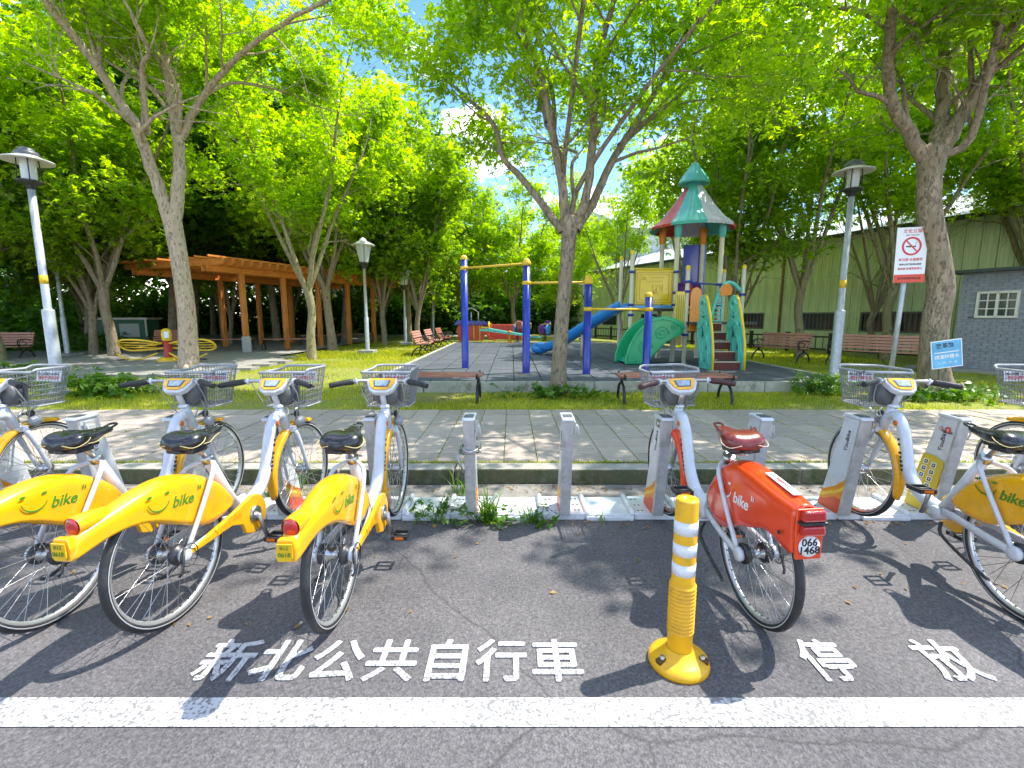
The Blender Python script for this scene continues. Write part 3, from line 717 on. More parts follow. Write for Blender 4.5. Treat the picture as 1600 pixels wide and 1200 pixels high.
    mb.tube(catmull([(-.15,.89,1.03),(-.13,.93,.93),(-.08,.96,.82),(-.05,1.0,.76)],4), .0035, 5)
    mb.tube(catmull([(.12,.90,1.03),(.125,.95,.93),(.08,1.02,.85),(.04,1.04,.76)],4), .004, 5)
    mb.tube(catmull([(.06,.96,.95),(.085,1.0,.86),(.05,1.03,.79)],4), .003, 5)
    mb.build('cable', mat('pale_cable',(.3,.3,.3),.4), root)
    # basket
    mb = MB()
    yb0, yb1, zb0, zb1 = .995, 1.29, .855, 1.085
    def bp_(u, v, side):
        """u 0..1 round the basket wall, v 0 bottom .. 1 top"""
        t = .86+.14*v; hw = .165*t; y0 = yb0+.02*(1-v); y1 = yb0+(yb1-yb0)*(.80+.2*v)
        x0, x1 = -hw, hw
        per = [(x0,y0),(x0,y1-.04),(x0+.04,y1),(x1-.04,y1),(x1,y1-.04),(x1,y0)]
        d = [0]; 
        for i in range(6): a, b = per[i], per[(i+1) % 6]; d.append(d[-1]+math.hypot(b[0]-a[0], b[1]-a[1]))
        s_ = (u % 1)*d[-1]
        for i in range(6):
            if s_ <= d[i+1]+1e-9:
                f = (s_-d[i])/(d[i+1]-d[i]+1e-9); a, b = per[i], per[(i+1) % 6]
                return Vector((a[0]+(b[0]-a[0])*f, a[1]+(b[1]-a[1])*f, zb0+(zb1-zb0)*v+.02*(v*(a[1]-yb0)/.3)))
        return Vector((x0,y0,zb0))
    NB = 54
    for k in range(NB):
        mb.tube([bp_(k/NB,0,0), bp_(k/NB,1,0)], .0024, 4, False)
    for v in (.16,.3,.44,.58,.72,.86):
        mb.tube([bp_(k/24,v,0) for k in range(25)], .0022, 4, False)
    for k in range(9):
        mb.tube([(-.13+.26*k/8,yb0+.02,zb0),(-.13+.26*k/8,yb0+.23,zb0)], .0024, 4, False)
    for k in range(6):
        mb.tube([(-.14,yb0+.02+.21*k/5,zb0),(.14,yb0+.02+.21*k/5,zb0)], .0024, 4, False)
    ba = mb.build('basket', mat('basket_grey',(.2,.2,.205),.4,var=.15,vscale=20), root)
    mb = MB(); mb.tube([bp_(k/30,1,0) for k in range(31)], .009, 8, False); mb.tube([bp_(k/30,0,0) for k in range(31)], .006, 6, False); mb.build('basket_rim', m_grey, ba)
    mb = MB(); mb.box((0,yb0+.012,.95),(.2,.012,.12)); mb.build('basket_backplate', m_dgrey, ba, bevel=.005)
    mb = MB(); mb.box((0,yb1-.045,1.03),(.19,.003,.075),Matrix.Rotation(R(-10),3,'X')); cdd = mb.build('notice_card', m_wprint, ba)
    text('notice_lettering', '愛心提醒 YouBike', .022, m_kprint, cdd, frame_m((0,yb1-.0485,1.045),(1,0,0),(0,.17,1)), ext=.0004, off=.0003)
    text('notice_lettering', '請勿丟棄垃圾', .026, m_rprint, cdd, frame_m((0,yb1-.054,1.018),(1,0,0),(0,.17,1)), ext=.0004, off=.0003)
    mb = MB(); mb.tube(catmull([(-.1,1.10,.86),(-.03,1.07,.82),(.0,1.01,.78),(.03,1.07,.82),(.1,1.10,.86)],3), .006, 6); mb.tube([(0,1.18,.855),(0,1.06,.79)],.006,6); mb.build('basket_bracket', m_metal, root)
    # chain guard, crank, pedals (right side)
    mb = MB()
    if yel:
        poly = [(.565,.40),(.53,.435),(.47,.445),(.42,.43),(.30,.40),(.12,.365),(.02,.35),(.02,.325),(.14,.33),(.30,.34),(.38,.31),(.40,.25),(.46,.225),(.53,.235),(.575,.285),(.585,.345)]
        mb.prism(poly, .072, .096)
    else:
        mb.prism([(.55,.39),(.47,.42),(.30,.385),(.05,.36),(.05,.32),(.30,.32),(.42,.26),(.5,.245),(.56,.3)], .072, .094)
    cg = mb.build('chain_guard', mc if yel else m_white, root, bevel=.007, seg=3)
    if yel:
        text('chain_guard_lettering', 'YouBike', .062, mat('pressed_yellow',(.72,.36,.01),.3), cg, frame_m((.0965,.28,.372),(0,1,.19),(0,-.19,1)), ext=.0012, off=.0006)
    mb = MB(); mb.lathe([(0,.096),(.045,.096),(.045,.104),(.02,.108),(0,.108)],(0,.48,.335),20,'x'); mb.build('crank_boss', m_metal, root)
    for sx, dy, dz in ((1,.045,-.158),(-1,-.05,.155)):
        mb = MB(); mb.tube([(sx*.112,.48,.335),(sx*.12,.48+dy*.5,.335+dz*.5),(sx*.128,.48+dy,.335+dz)], [.017,.012,.015], 8, flat=(.7,1.1)); ck = mb.build('crank', m_metal, root)
        mb = MB(); px_ = sx*.18; py_, pz_ = .48+dy, .335+dz
        for yy in (-.042,.042): mb.box((px_,py_+yy,pz_),(.09,.014,.024))
        for xx in (-.043,.043): mb.box((px_+xx,py_,pz_),(.008,.09,.022))
        mb.tube([(sx*.128,py_,pz_),(sx*.22,py_,pz_)],.01,8); pd = mb.build('pedal', m_black, ck)
        mb = MB()
        for yy in (-.05,.05): mb.box((px_,py_+yy,pz_),(.05,.004,.014))
        mb.build('pedal_reflector', m_orangep, ck)
    # hub gear, brake, stand
    mb = MB(); mb.lathe([(0,.03),(.045,.03),(.05,.045),(.045,.058),(.03,.066),(.03,.072)],(0,0,.336),22,'x'); mb.build('hub_gear', m_dark, root); mb = MB(); mb.lathe([(0,-.066),(.048,-.066),(.05,-.055),(.045,-.04),(0,-.04)],(0,0,.336),22,'x'); mb.build('drum_brake', m_dark, root)
    mb = MB(); mb.lathe([(.052,.1),(.055,.104),(.05,.108)],(0,0,.336),20,'x'); mb.tube([(.1,-.02,.38),(.11,-.055,.275),(.1,-.065,.26)],.006,6); mb.build('gear_cable', m_dark, root)
    mb = MB(); mb.tube(catmull([(-.05,.42,.30),(-.1,.36,.26),(-.115,.22,.21),(-.12,.08,.17),(-.135,.05,.175)],3), .009, 6); mb.build('kickstand', m_dark, root)
    mb = MB(); mb.lathe([(0,-.036),(.028,-.034),(.036,-.02),(.036,.02),(.028,.034),(0,.036)],(0,1.13,.386),16,'x'); mb.build('hub_dynamo', m_metal, root)
    return root

BK = 'shared bicycles parked at the docking stations'
bikes = [
 (-3.40, 'shared bicycle at the left edge, only its handlebar, basket and front wheel showing', R(-4)),
 (-2.19, 'yellow-skirted shared bicycle with its tail cut off by the left edge, beside an empty dock', R(-3.5)),
 (-1.62, 'yellow-skirted shared bicycle with its whole side lettering, red tail light and black pedal showing', R(-7)),
 (-.84, 'yellow-skirted shared bicycle seen most nearly from behind, beside the dock wrapped in cable', R(-.5)),
 (2.46, 'white and yellow shared bicycle right of the red one, its curved frame beam in view', R(-.5)),
 (3.60, 'shared bicycle at the far right edge, only front wheel rim and basket corner in view', R(-1))]
proto = make_bike('yellow')
for i, (x, lb, rz) in enumerate(bikes):
    b = proto if i == 0 else copy_tree(proto)
    b.location = (x, 2.09, 0); b.rotation_euler = (R(.0), R([0,-.5,-1,0,1.5,0][i]), rz); b['label'] = lb; b['group'] = BK
rb = make_bike('red'); rb.location = (1.17, 2.10, 0); rb.rotation_euler = (0, R(-1.5), R(3.2)); rb['label'] = 'bright red-orange shared bicycle with dark red saddle beside the yellow bollard'; rb['group'] = BK

# ------------------------------------------------------------------ docks
m_dw = mat('dock_white', (.66,.68,.72), .35, coat=.3, dirt=(.35,.34,.32), dscale=10, damt=.5)
m_dg = mat('dock_edge_grey', (.52,.52,.51), .4, .3, var=.15, vscale=20, dirt=(.2,.19,.18), dscale=12, damt=.5)
m_sworl = mat('swoosh_orange', (.8,.28,.01), .35); m_swy = mat('swoosh_yellow', (.85,.55,.05), .35); m_swr = mat('swoosh_red', (.7,.08,.015), .35)
def dock_poly(a, b):
    """outline between height fractions a..b of the leaning pillar, in y,z"""
    nb, nt, fb, ft = (3.165,.052), (3.055,.765), (3.41,.052), (3.215,.765)
    L = lambda p, q, t: (p[0]+(q[0]-p[0])*t, p[1]+(q[1]-p[1])*t)
    return [L(nb,nt,a), L(nb,nt,b), L(fb,ft,b), L(fb,ft,a)]
def PT(u, t):
    q = dock_poly(t, t); n, f = q[0], q[3]; return (n[0]+(f[0]-n[0])*u, n[1]+(f[1]-n[1])*u)
def make_dock():
    root = thing('docking_station', 'x', 'docking station')
    hw = .037
    mb = MB(); mb.prism(dock_poly(0,1), -hw+.004, hw-.004); mb.build('pillar', m_dw, root, bevel=.006)
    mb = MB()
    n0, n1 = dock_poly(0,1)[0], dock_poly(0,1)[1]
    mb.prism([(n0[0]-.006,n0[1]),(n1[0]-.006,n1[1]+.003),(n1[0]+.016,n1[1]+.003),(n0[0]+.024,n0[1])], -hw, hw); mb.build('front_edge', m_dg, root, bevel=.005)
    mb = MB(); mb.prism([(3.035,.765),(3.045,.785),(3.215,.79),(3.225,.765)], -.043, .043); mb.build('top_cap', m_dw, root, bevel=.008)
    mb = MB(); mb.box((0,3.10,.789),(.062,.075,.006),Matrix.Rotation(R(2),3,'X')); mb.build('card_reader', m_dgrey, root)
    mb = MB(); mb.box((.058,3.12,.70),(.03,.06,.05)); mb.tube([(.07,3.09,.72),(.078,3.09,.66),(.072,3.1,.63)],.006,6); mb.box((.052,3.13,.70),(.012,.09,.10)); mb.build('latch', m_dg, root, bevel=.004)
    for sx in (-1,1):
        for nm, m, pts, e in (('orange_swoosh', m_sworl, [(0,0),(0,.42),(.12,.36),(.45,.27),(1,.17),(1,0)], .0012),
                         ('yellow_swoosh', m_swy, [(0,.27),(0,.32),(.3,.24),(.6,.20),(1,.13),(1,.09),(.6,.16),(.3,.2)], .0022),
                         ('red_swoosh', m_swr, [(0,0),(0,.16),(.35,.16),(.7,.1),(1,.06),(1,0)], .0020)):
            poly = [PT(.06+.94*u, t+.002) for u, t in pts]
            x0 = sx*(hw-.004); mb = MB(); mb.prism(poly, x0, x0+sx*e); mb.build(nm, m, root)
        t = text('dock_lettering', 'YouBike', .046, m_kprint, root, frame_m((sx*(hw-.002),3.165,.60),(0,-.15,.99),(0,-.99,-.15) if sx > 0 else (0,.99,.15)), ext=.0006)
    return root
def plates(x, parent):
    mb = MB(); mb.box((0,3.375,.025),(.30,.33,.05)); po = mb.build('base_plate', m_dw, parent, bevel=.006)
    for sx in (-1,1):
        mb = MB(); mb.tube([(sx*.165,3.215,.03),(sx*.165,3.24,.05),(sx*.165,3.52,.056),(sx*.165,3.545,.05)], .021, 10); mb.build('wheel_ridge', m_dw, po)
    mb = MB()
    for hx in (-.115,-.085,.085,.115):
        for hy in (3.26,3.36,3.47): mb.lathe([(0,.0508),(.009,.0508),(.009,.0495)],(hx,hy+.01*(hx>0),0),8)
    mb.build('bolt_hole', m_kprint, po)
    mb = MB(); mb.box((.33,3.375,.021),(.355,.33,.042)); mb.prism([(.16,3.19),(.50,3.19),(.50,3.211),(.16,3.211)],.0,.03,'xy'); mb.build('cover_plate', m_dw, parent, bevel=.006)
DX = [-4.9,-4.24,-3.60,-2.93,-2.28,-1.62,-.95,-.29,.375,1.035,1.695,2.36,3.02,3.68,4.34]
proto_d = make_dock(); plates(0, proto_d)
dl = {2:'white docking pillar behind the leftmost bicycle front wheel, orange swoosh at its foot', 3:'unoccupied white docking pillar with open latch mechanism at the far left beside a black saddle',
 4:'docking pillar mostly hidden by the white frame of the second bicycle from left', 5:'docking pillar behind the third bicycle from left, only its upper corner showing', 6:'grey-edged docking pillar just left of the front wheel of the bicycle seen from behind',
 7:'empty docking pillar with a steel cable wound round its neck', 8:'empty docking pillar standing alone in the middle with orange and yellow side stripes', 9:'docking pillar latched to the red bicycle, left of its front wheel',
 10:'docking pillar with small round stickers partly behind the dark red saddle', 11:'white docking pillar with orange swoosh left of the curved-beam bicycle', 12:'docking pillar covered by a mustard yellow instruction sticker', 13:'docking pillar at the right edge behind the black saddle'}
for i, x in enumerate(DX):
    if i in (0,1,14): continue
    d = proto_d if i == 2 else copy_tree(proto_d)
    d.location = (x, 0, 0); d['label'] = dl[i]; d['group'] = 'bicycle docking stations along the kerb'
    if i in (12, 10):
        yel_ = mat('mustard_sticker', (.62,.47,.03), .45)
        x0 = -.0345
        if i == 12:
            mb = MB(); mb.prism([PT(.12,.004),PT(.12,.56),PT(.5,.6),PT(1,.6),PT(1,.004)], x0-.0022, x0-.0045); st = mb.build('yellow_sticker', yel_, d)
            for r_ in range(6):
                for c_ in range(2):
                    u = .36+.32*c_; t = .1+.075*r_+.02*c_
                    mb = MB(); mb.prism([PT(u,t),PT(u,t+.055),PT(u+.2,t+.055),PT(u+.2,t)], x0-.0045, x0-.0055); q = mb.build('pictogram', m_wprint, st)
                    mb = MB(); mb.prism([PT(u+.03,t+.008),PT(u+.03,t+.045),PT(u+.16,t+.045),PT(u+.16,t+.008)], x0-.0055, x0-.006); mb.build('pictogram_symbol', m_kprint, st)
                    mb = MB(); mb.prism([PT(u+.07,t+.02),PT(u+.07,t+.035),PT(u+.12,t+.035),PT(u+.12,t+.02)], x0-.006, x0-.0064); mb.build('pictogram_symbol', m_wprint, st)
        for k, (u, mm) in enumerate(((.38,m_rprint),(.68,mat('maroon_print',(.2,.02,.03),.4)))):
            a = PT(u,.885); mb = MB(); mb.lathe([(0,-.0045),(.021,-.0045),(.021,-.002),(0,-.002)] if k == 0 else [(0,-.0045),(.017,-.0045),(.017,-.002),(0,-.002)], (x0,a[0],a[1]), 16 if k == 0 else 4, 'x'); q = mb.build('sticker', mm, d)
            mb = MB(); mb.lathe([(0,-.0055),(.011,-.0055),(.011,-.0045),(0,-.0045)], (x0,a[0],a[1]), 12, 'x'); mb.build('sticker_face', mat('peach_print',(.8,.45,.3),.4), q)
        text('notice_lettering', '借車還車', .02, m_kprint, d, frame_m((x0-.002,3.135,.665),(0,-1,0),(0,-.2,1)), ext=.0004)
    if i == 7:
        mb = MB(); pts = []
        for k in range(60):
            a = k/60*2*math.pi*3.4; zz = .52+.05*k/60+.012*math.sin(a*1.7); pts.append((.068*math.cos(a)*(1+.1*math.sin(a*.7)), 3.165-(zz-.5)*.2+.1*math.sin(a), zz))
        mb.tube(pts, .008, 6); mb.tube(catmull([(-.07,3.10,.55),(-.075,3.06,.50),(-.05,3.06,.44),(-.045,3.07,.40)],3), .007, 6)
        tag(mb.build('steel_cable', m_metal), 'steel lock cable coiled round the neck of an empty docking pillar', 'lock cable').location = (x,0,0)

# ------------------------------------------------------------------ bollard
bo = thing('bollard', 'flexible yellow bollard with three white bands on a round bolted base', 'bollard', (.705, 1.80, 0))
m_by = mat('bollard_yellow', (.82,.42,.008), .4, var=.08, vscale=8, dirt=(.25,.16,.05), dscale=11, damt=.55)
m_bw = mat('reflective_white', (.75,.75,.78), .3, bump=.25, bscale=110, dirt=(.5,.5,.5), dscale=20, damt=.5)
prof = [(.05,.06),(.051,.15)]
for k in range(13):
    z = .155+k*.0165; prof += [(.054,z),(.0545,z+.003),(.054,z+.0075),(.0465,z+.0095),(.0465,z+.0145)]
prof += [(.0475,.375),(.046,.385)]
mb = MB(); mb.lathe(prof+[(.045,.72),(.043,.728),(.02,.728),(.018,.722),(0,.722)], n=32); mb.build('post', m_by, bo)
for z0, z1 in ((.41,.46),(.495,.545),(.585,.64)):
    mb = MB(); mb.lathe([(.0468,z0),(.0468,z1)], n=32); mb.build('reflective_band', m_bw, bo, solid=.0015)
mb = MB(); mb.lathe([(0,.0),(.122,.0),(.125,.012),(.12,.03),(.10,.042),(.07,.055),(.056,.07),(.052,.075)], n=40); bs = mb.build('base', m_by, bo)
for k in range(3):
    a = R(250+120*k) if k else R(205)
    a = R([205,335,90][k])
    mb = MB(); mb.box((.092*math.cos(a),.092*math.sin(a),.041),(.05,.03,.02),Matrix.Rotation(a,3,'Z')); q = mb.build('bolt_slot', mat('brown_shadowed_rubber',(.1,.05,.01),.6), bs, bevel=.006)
    mb = MB(); mb.lathe([(0,.062),(.01,.062),(.011,.05)],(.092*math.cos(a),.092*math.sin(a),0),6); mb.build('bolt', m_metal, bs)
# ------------------------------------------------------------------ street lamps
m_galv = mat('galvanised_pole', (.46,.48,.5), .45, .35, var=.12, vscale=7, dirt=(.24,.24,.23), dscale=9, damt=.5, bump=.08, bscale=25)
m_lglass = mat('frosted_glass', (.75,.76,.74), .15, coat=.5, alpha=.72)
m_shade = mat('offwhite_shade', (.7,.68,.63), .45, var=.05, vscale=4)
m_conc = mat('lamp_concrete', (.33,.33,.31), .9, bump=.4, bscale=40, dirt=(.12,.13,.07), dscale=6, damt=.8)
def disc_lamp(x, y, label, h=3.95):
    r = thing('street_lamp', label, 'street lamp', (x,y,.13))
    mb = MB(); mb.lathe([(.19,-.08),(.19,.04),(.12,.06),(0,.06)], n=8, smooth=False); mb.build('footing', m_conc, r)
    mb = MB(); mb.lathe([(.14,.055),(.14,.075),(.09,.08),(.085,.09),(.085,1.42),(.08,1.44),(.058,1.45),(.055,1.46),(.05,h-.6),(0,h-.6)], n=20); po = mb.build('pole', m_galv, r)
    mb = MB(); mb.lathe([(.056,1.86),(.0555,2.0)], n=20); mb.build('yellow_tag', mat('yellow_tag',(.8,.5,.02),.5), po, solid=.002)
    mb = MB(); mb.lathe([(.05,h-.63),(.058,h-.62),(.062,h-.59),(.10,h-.55),(.17,h-.52),(.17,h-.495),(.0,h-.49)], n=24); mb.build('collar', m_dark, r)
    mb = MB(); mb.lathe([(.10,h-.49),(.105,h-.16)], n=20); gl = mb.build('glass', m_lglass, r)
    mb = MB()
    for k in range(9): z = h-.47+k*.034; mb.lathe([(.06,z),(.092,z+.018),(.092,z+.021),(.06,z+.003)], n=18)
    mb.build('louvre', m_shade, gl)
    for k in range(4):
        a = R(45+90*k); mb = MB(); mb.tube([(.145*math.cos(a),.145*math.sin(a),h-.5),(.125*math.cos(a),.125*math.sin(a),h-.12)], .008, 6); mb.build('rod', m_dark, r)
    mb = MB(); mb.lathe([(0,h-.165),(.12,h-.165),(.33,h-.205),(.335,h-.20),(.33,h-.19),(.16,h-.125),(.14,h-.11)], n=40); mb.build('shade', m_shade, r)
    mb = MB(); mb.lathe([(.15,h-.125),(.165,h-.10),(.15,h-.06),(.11,h-.045),(.11,h-.02),(.08,h+.0),(0,h+.01)], n=24); mb.build('cap', m_dgrey, r)
    return r
disc_lamp(-7.72, 7.9, 'tall grey lamp post with wide disc shade near the left edge', 3.97)
disc_lamp(6.2, 8.97, 'tall grey lamp post with wide disc shade beside the no smoking sign', 4.12)
def lantern(x, y, label, h):
    r = thing('park_lantern', label, 'street lamp', (x,y,.13))
    mb = MB(); mb.box((0,0,.06),(.55,.55,.16)); mb.build('footing', m_conc, r, bevel=.02)
    mb = MB(); mb.lathe([(.09,.1),(.075,.14),(.075,1.3),(.055,1.33),(.05,h-1.025),(.07,h-1.023),(.05,h-1.0)], n=14); mb.build('pole', m_galv, r)
    mb = MB(); mb.lathe([(.05,h-1.02),(.09,h-.97),(.14,h-.82),(.15,h-.78)], n=16); mb.build('holder', m_dark, r)
    mb = MB(); mb.lathe([(.15,h-.8),(.29,h-.2)], n=8, smooth=False); mb.build('glass', m_lglass, r)
    for k in range(4):
        a = R(22.5+90*k); mb = MB(); mb.tube([(.15*math.cos(a),.15*math.sin(a),h-.8),(.3*math.cos(a),.3*math.sin(a),h-.2)], .01, 5); mb.build('rod', m_dark, r)
    mb = MB(); mb.lathe([(0,h-.2),(.4,h-.22),(.4,h-.2),(.22,h-.1),(.12,h-.05),(.1,h),(.05,h+.03),(0,h+.07)], n=20); mb.build('cap', m_shade, r)
lantern(-5.2, 16.9, 'grey park lantern with tapered glass head in front of the pergola, tallest of its row', 4.0)
lantern(-4.95, 21.9, 'second park lantern of the row, farther along the pergola than the tallest one', 3.55)
lantern(-4.75, 28.5, 'smallest and farthest park lantern of the row beyond the red-slatted benches', 3.45)
lantern(-14.6, 15.4, 'park lantern half hidden behind the tall grey lamp post', 3.75)
lantern(4.15, 27, 'distant park lantern between the middle tree and the blue slide', 3.3)

# ------------------------------------------------------------------ benches
m_slat = mat('red_brown_slat', (.4,.14,.085), .5, var=.22, vscale=5, stretch=(.6,6,6), dirt=(.3,.2,.15), dscale=4, damt=.4)
m_slat2 = mat('faded_red_slat', (.52,.23,.17), .55, var=.18, vscale=5, stretch=(.6,6,6), dirt=(.35,.27,.22), dscale=4, damt=.4)
m_iron = mat('black_cast_iron', (.03,.032,.035), .4, .4, var=.2, vscale=15)
def bench(label, x, y, rz, L, back=True, group=None, slatm=None, arms=True, z=.13):
    sm_ = slatm or m_slat
    r = thing('park_bench', label, 'bench', (x,y,z), rz, group)      # seat faces local -y
    n = 5 if back else 6
    me = MB(); me.box((0,0,0),(L,.062 if back else .064,.028)); sme = me.mesh('seat_slat', sm_)
    for k in range(n):
        o = bpy.data.objects.new('seat_slat', sme); link(o, r); o.location = (0,-.2+.078*k,.42+(.012 if k in (0,) and back else 0))
        if not back: o.location.y = -.2+.08*k
    if back:
        for k in range(5):
            o = bpy.data.objects.new('back_slat', sme); link(o, r); o.location = (0,.17+.028*k,.50+.078*k); o.rotation_euler = (R(70),0,0)
    ends = [-L/2+.07, L/2-.07] if L < 1.7 else [-L/2+.07, L/2-.07]
    for ex in ends:
        mb = MB()
        if back:
            mb.tube(catmull([(ex,-.3,.0),(ex,-.26,.14),(ex,-.13,.27),(ex,.0,.30),(ex,.14,.27),(ex,.26,.14),(ex,.3,.0)],4), .022, 8)
            mb.bar((ex,-.24,.395),(ex,.17,.395),.035,.03); mb.tube([(ex,0,.30),(ex,0,.39)],.03,8)
            mb.tube([(ex,.15,.39),(ex,.30,.86)], .018, 8)
            for sy in (-.3,.3): mb.box((ex,sy,.012),(.05,.09,.024))
            lg = mb.build('leg', m_iron, r)
            if arms:
                mb = MB(); mb.tube(catmull([(ex,-.23,.41),(ex,-.29,.52),(ex,-.24,.62),(ex,-.08,.645),(ex,.1,.63),(ex,.21,.60)],4), .018, 8)
                mb.tube(catmull([(ex,-.23,.57),(ex,-.10,.60),(ex,.02,.52),(ex,-.06,.44),(ex,-.2,.46),(ex,-.23,.57)],4), .011, 6); mb.build('armrest', m_iron, r)
        else:
            mb.tube(catmull([(ex,-.27,.0),(ex,-.25,.12),(ex,-.17,.25),(ex,-.02,.31),(ex,.0,.39)],4), .022, 8)
            mb.tube(catmull([(ex,.27,.0),(ex,.25,.12),(ex,.17,.25),(ex,.02,.31),(ex,.0,.39)],4), .022, 8)
            mb.bar((ex,-.25,.392),(ex,.25,.392),.04,.03)
            mb.tube(catmull([(ex,-.25,.39),(ex,-.28,.42),(ex,-.25,.45)],2), .015, 6); mb.tube(catmull([(ex,.25,.39),(ex,.28,.42),(ex,.25,.45)],2), .015, 6)
            for sy in (-.27,.27): mb.box((ex,sy,.012),(.05,.07,.024))
            mb.build('leg', m_iron, r)
    return r
bench('backless red-brown slatted bench left of centre, behind the bicycle baskets', -1.27, 7.35, R(-1), 1.62, False)
bench('backless red-brown slatted bench behind the red bicycle handlebar', 2.52, 7.25, R(-2), 1.75, False)
bench('shorter slatted bench with looped armrests between play tower and lamp post', 8.0, 14.0, R(90)+math.atan2(1,-.5)-R(90)-math.pi, 1.55, True, slatm=m_slat2)
bench('long slatted bench with looped armrests between lamp post and big right-hand tree', 9.5, 12.3, math.atan2(1.4,-1.05)-math.pi, 2.1, True, slatm=m_slat2)
GB = 'benches with backrests along the left side of the play area'
bench('nearest of the backrest benches beside the left edge of the rubber floor', -3.05, 16.3, R(90), 1.4, True, GB, m_slat2)
bench('middle one of the backrest benches beside the left edge of the rubber floor', -3.0, 18.3, R(90), 1.4, True, GB, m_slat2)
bench('farthest of the backrest benches beside the left edge of the rubber floor', -2.95, 20.6, R(90), 1.4, True, GB)
bench('slatted backrest bench at the far left behind the lamp post', -15.6, 14.2, R(10), 1.7, True, slatm=m_slat2)
bench('slatted backrest bench in the shade left of the yellow exerciser', -12.2, 16.9, R(5), 1.5, True)
GP = 'backless benches under the wooden pergola'
for x, y, lb in ((-10.6,17.6,'backless bench under the pergola just right of the pale trunk'),(-8.6,17.9,'backless bench under the pergola right of the first front post'),(-8.7,21.3,'backless bench deeper under the pergola behind the mossy trunk'),(-7.6,23.0,'backless bench under the far end of the pergola')):
    bench(lb, x, y, R(15), 1.7, False, GP, z=.2)

# ------------------------------------------------------------------ pergola
m_wood = mat('orange_stained_timber', (.6,.2,.03), .55, var=.3, vscale=3, stretch=(3,3,.6), bump=.2, bscale=20, dirt=(.2,.08,.03), dscale=3, damt=.4)
m_woodb = mat('orange_beam_timber', (.7,.23,.035), .55, var=.3, vscale=3, stretch=(.6,3,3), bump=.2, bscale=20, dirt=(.25,.09,.03), dscale=3, damt=.4)
PG = thing('pergola', 'long orange-brown timber pergola running back at the left, open rafters on square posts', 'pergola', (-9.43,16.7,.2), 0)
pd_ = Vector((2.65,6.45,0)).normalized(); pa = math.atan2(pd_.y, pd_.x); pn = Vector((-pd_.y, pd_.x, 0))
PG.rotation_euler = (0,0,pa)
LN = 8.6; PW = 3.6; PH = 2.8
def obj(nm, me, par, loc, rot=(0,0,0)):
    o = bpy.data.objects.new(nm, me); link(o, par); o.location = loc; o.rotation_euler = rot; return o
mb = MB(); mb.box((0,0,PH/2),(.16,.16,PH)); pm = mb.mesh('post', m_wood)
for k in range(5):
    for yy in (0, PW):
        o = obj('post', pm, PG, (k*1.75+(.0 if yy == 0 else .1), yy, 0)); mo = o.modifiers.new('b','BEVEL'); mo.width = .012
for yy in (0, PW):
    for dy in (-.13,.13):
        mb = MB(); mb.box((LN/2-.6,yy+dy,PH+.02),(LN+1.4,.06,.2)); mb.build('beam', m_woodb, PG, bevel=.008)
mb = MB(); mb.prism([(-.8,-.03),(-.7,-.1),(PW+.6,-.1),(PW+.7,-.03),(PW+.7,.1),(-.8,.1)], -.03, .03, 'yz'); rm = mb.mesh('rafter', m_woodb)
for k in range(29): obj('rafter', rm, PG, (-1.2+k*.345,0,PH+.2))
mb = MB(); mb.box((0,0,0),(LN+2.0,.05,.06)); bm2 = mb.mesh('batten', m_woodb)
for k in range(9): obj('batten', bm2, PG, (LN/2-.65,-.7+k*(PW+1.3)/8,PH+.335))
mb = MB(); mb.box((0,0,.35),(.2,.2,.7)); obj('post_sleeve', mb.mesh('post_sleeve', m_galv), PG, (1.75*0,0,0)).scale = (1.02,1.02,.8)

# ------------------------------------------------------------------ pull-up bars
m_blue = mat('deep_blue_steel', (.009,.027,.34), .3, coat=.4, var=.1, vscale=5, dirt=(.04,.06,.2), dscale=9, damt=.4)
m_ybar = mat('yellow_steel', (.8,.5,.02), .35, coat=.3, dirt=(.5,.35,.1), dscale=9, damt=.4)
pb = thing('pull_up_bars', 'row of four dark blue posts joined by yellow pull-up bars stepping down to the right', 'exercise bars', (0,0,.3))
P4 = [(-1.05,10.5,2.48),(.29,9.6,2.3),(1.5,9.4,1.95),(2.8,9.75,1.65)]
for x, y, h in P4:
    mb = MB(); mb.lathe([(.078,0),(.078,h-.1),(0,h-.1)], (x,y,0), 20); po = mb.build('post', m_blue, pb)
    mb = MB(); mb.lathe([(.08,h-.1),(.08,h-.06),(.06,h-.02),(.025,h),(0,h)], (x,y,0), 20); mb.build('cap', m_ybar, po)
for (a, b, hz) in ((0,1,2.2),(1,2,1.82),(2,3,1.3)):
    A, B = P4[a], P4[b]; mb = MB(); mb.tube([(A[0],A[1],hz),(B[0],B[1],hz)], .024, 10); mb.build('bar', m_ybar, pb)
    for q in (A, B):
        mb = MB(); mb.lathe([(.079,hz-.04),(.09,hz-.035),(.09,hz+.035),(.079,hz+.04)], (q[0],q[1],0), 20); mb.build('clamp', m_ybar, pb)

# ------------------------------------------------------------------ play tower
m_beige = mat('beige_steel', (.7,.62,.47), .4, coat=.2, dirt=(.35,.3,.2), dscale=6, damt=.4)
m_teal = mat('teal_plastic', (.13,.64,.54), .35, coat=.3, var=.08, vscale=3, dirt=(.05,.25,.22), dscale=5, damt=.5)
m_pyel = mat('bright_yellow_plastic', (.85,.57,.01), .3, coat=.3, var=.05, vscale=3)
m_porg = mat('orange_plastic', (.8,.25,.01), .35, coat=.3, var=.05)
m_pgrn = mat('green_plastic', (.015,.42,.17), .3, coat=.4, var=.1, vscale=3, dirt=(.1,.4,.25), dscale=5, damt=.3)
m_pblu = mat('sky_blue_plastic', (.03,.28,.8), .3, coat=.4, var=.1, vscale=3, dirt=(.1,.3,.6), dscale=5, damt=.3)
m_pred = mat('roof_red_plastic', (.55,.05,.03), .4, coat=.2, var=.1, vscale=3)
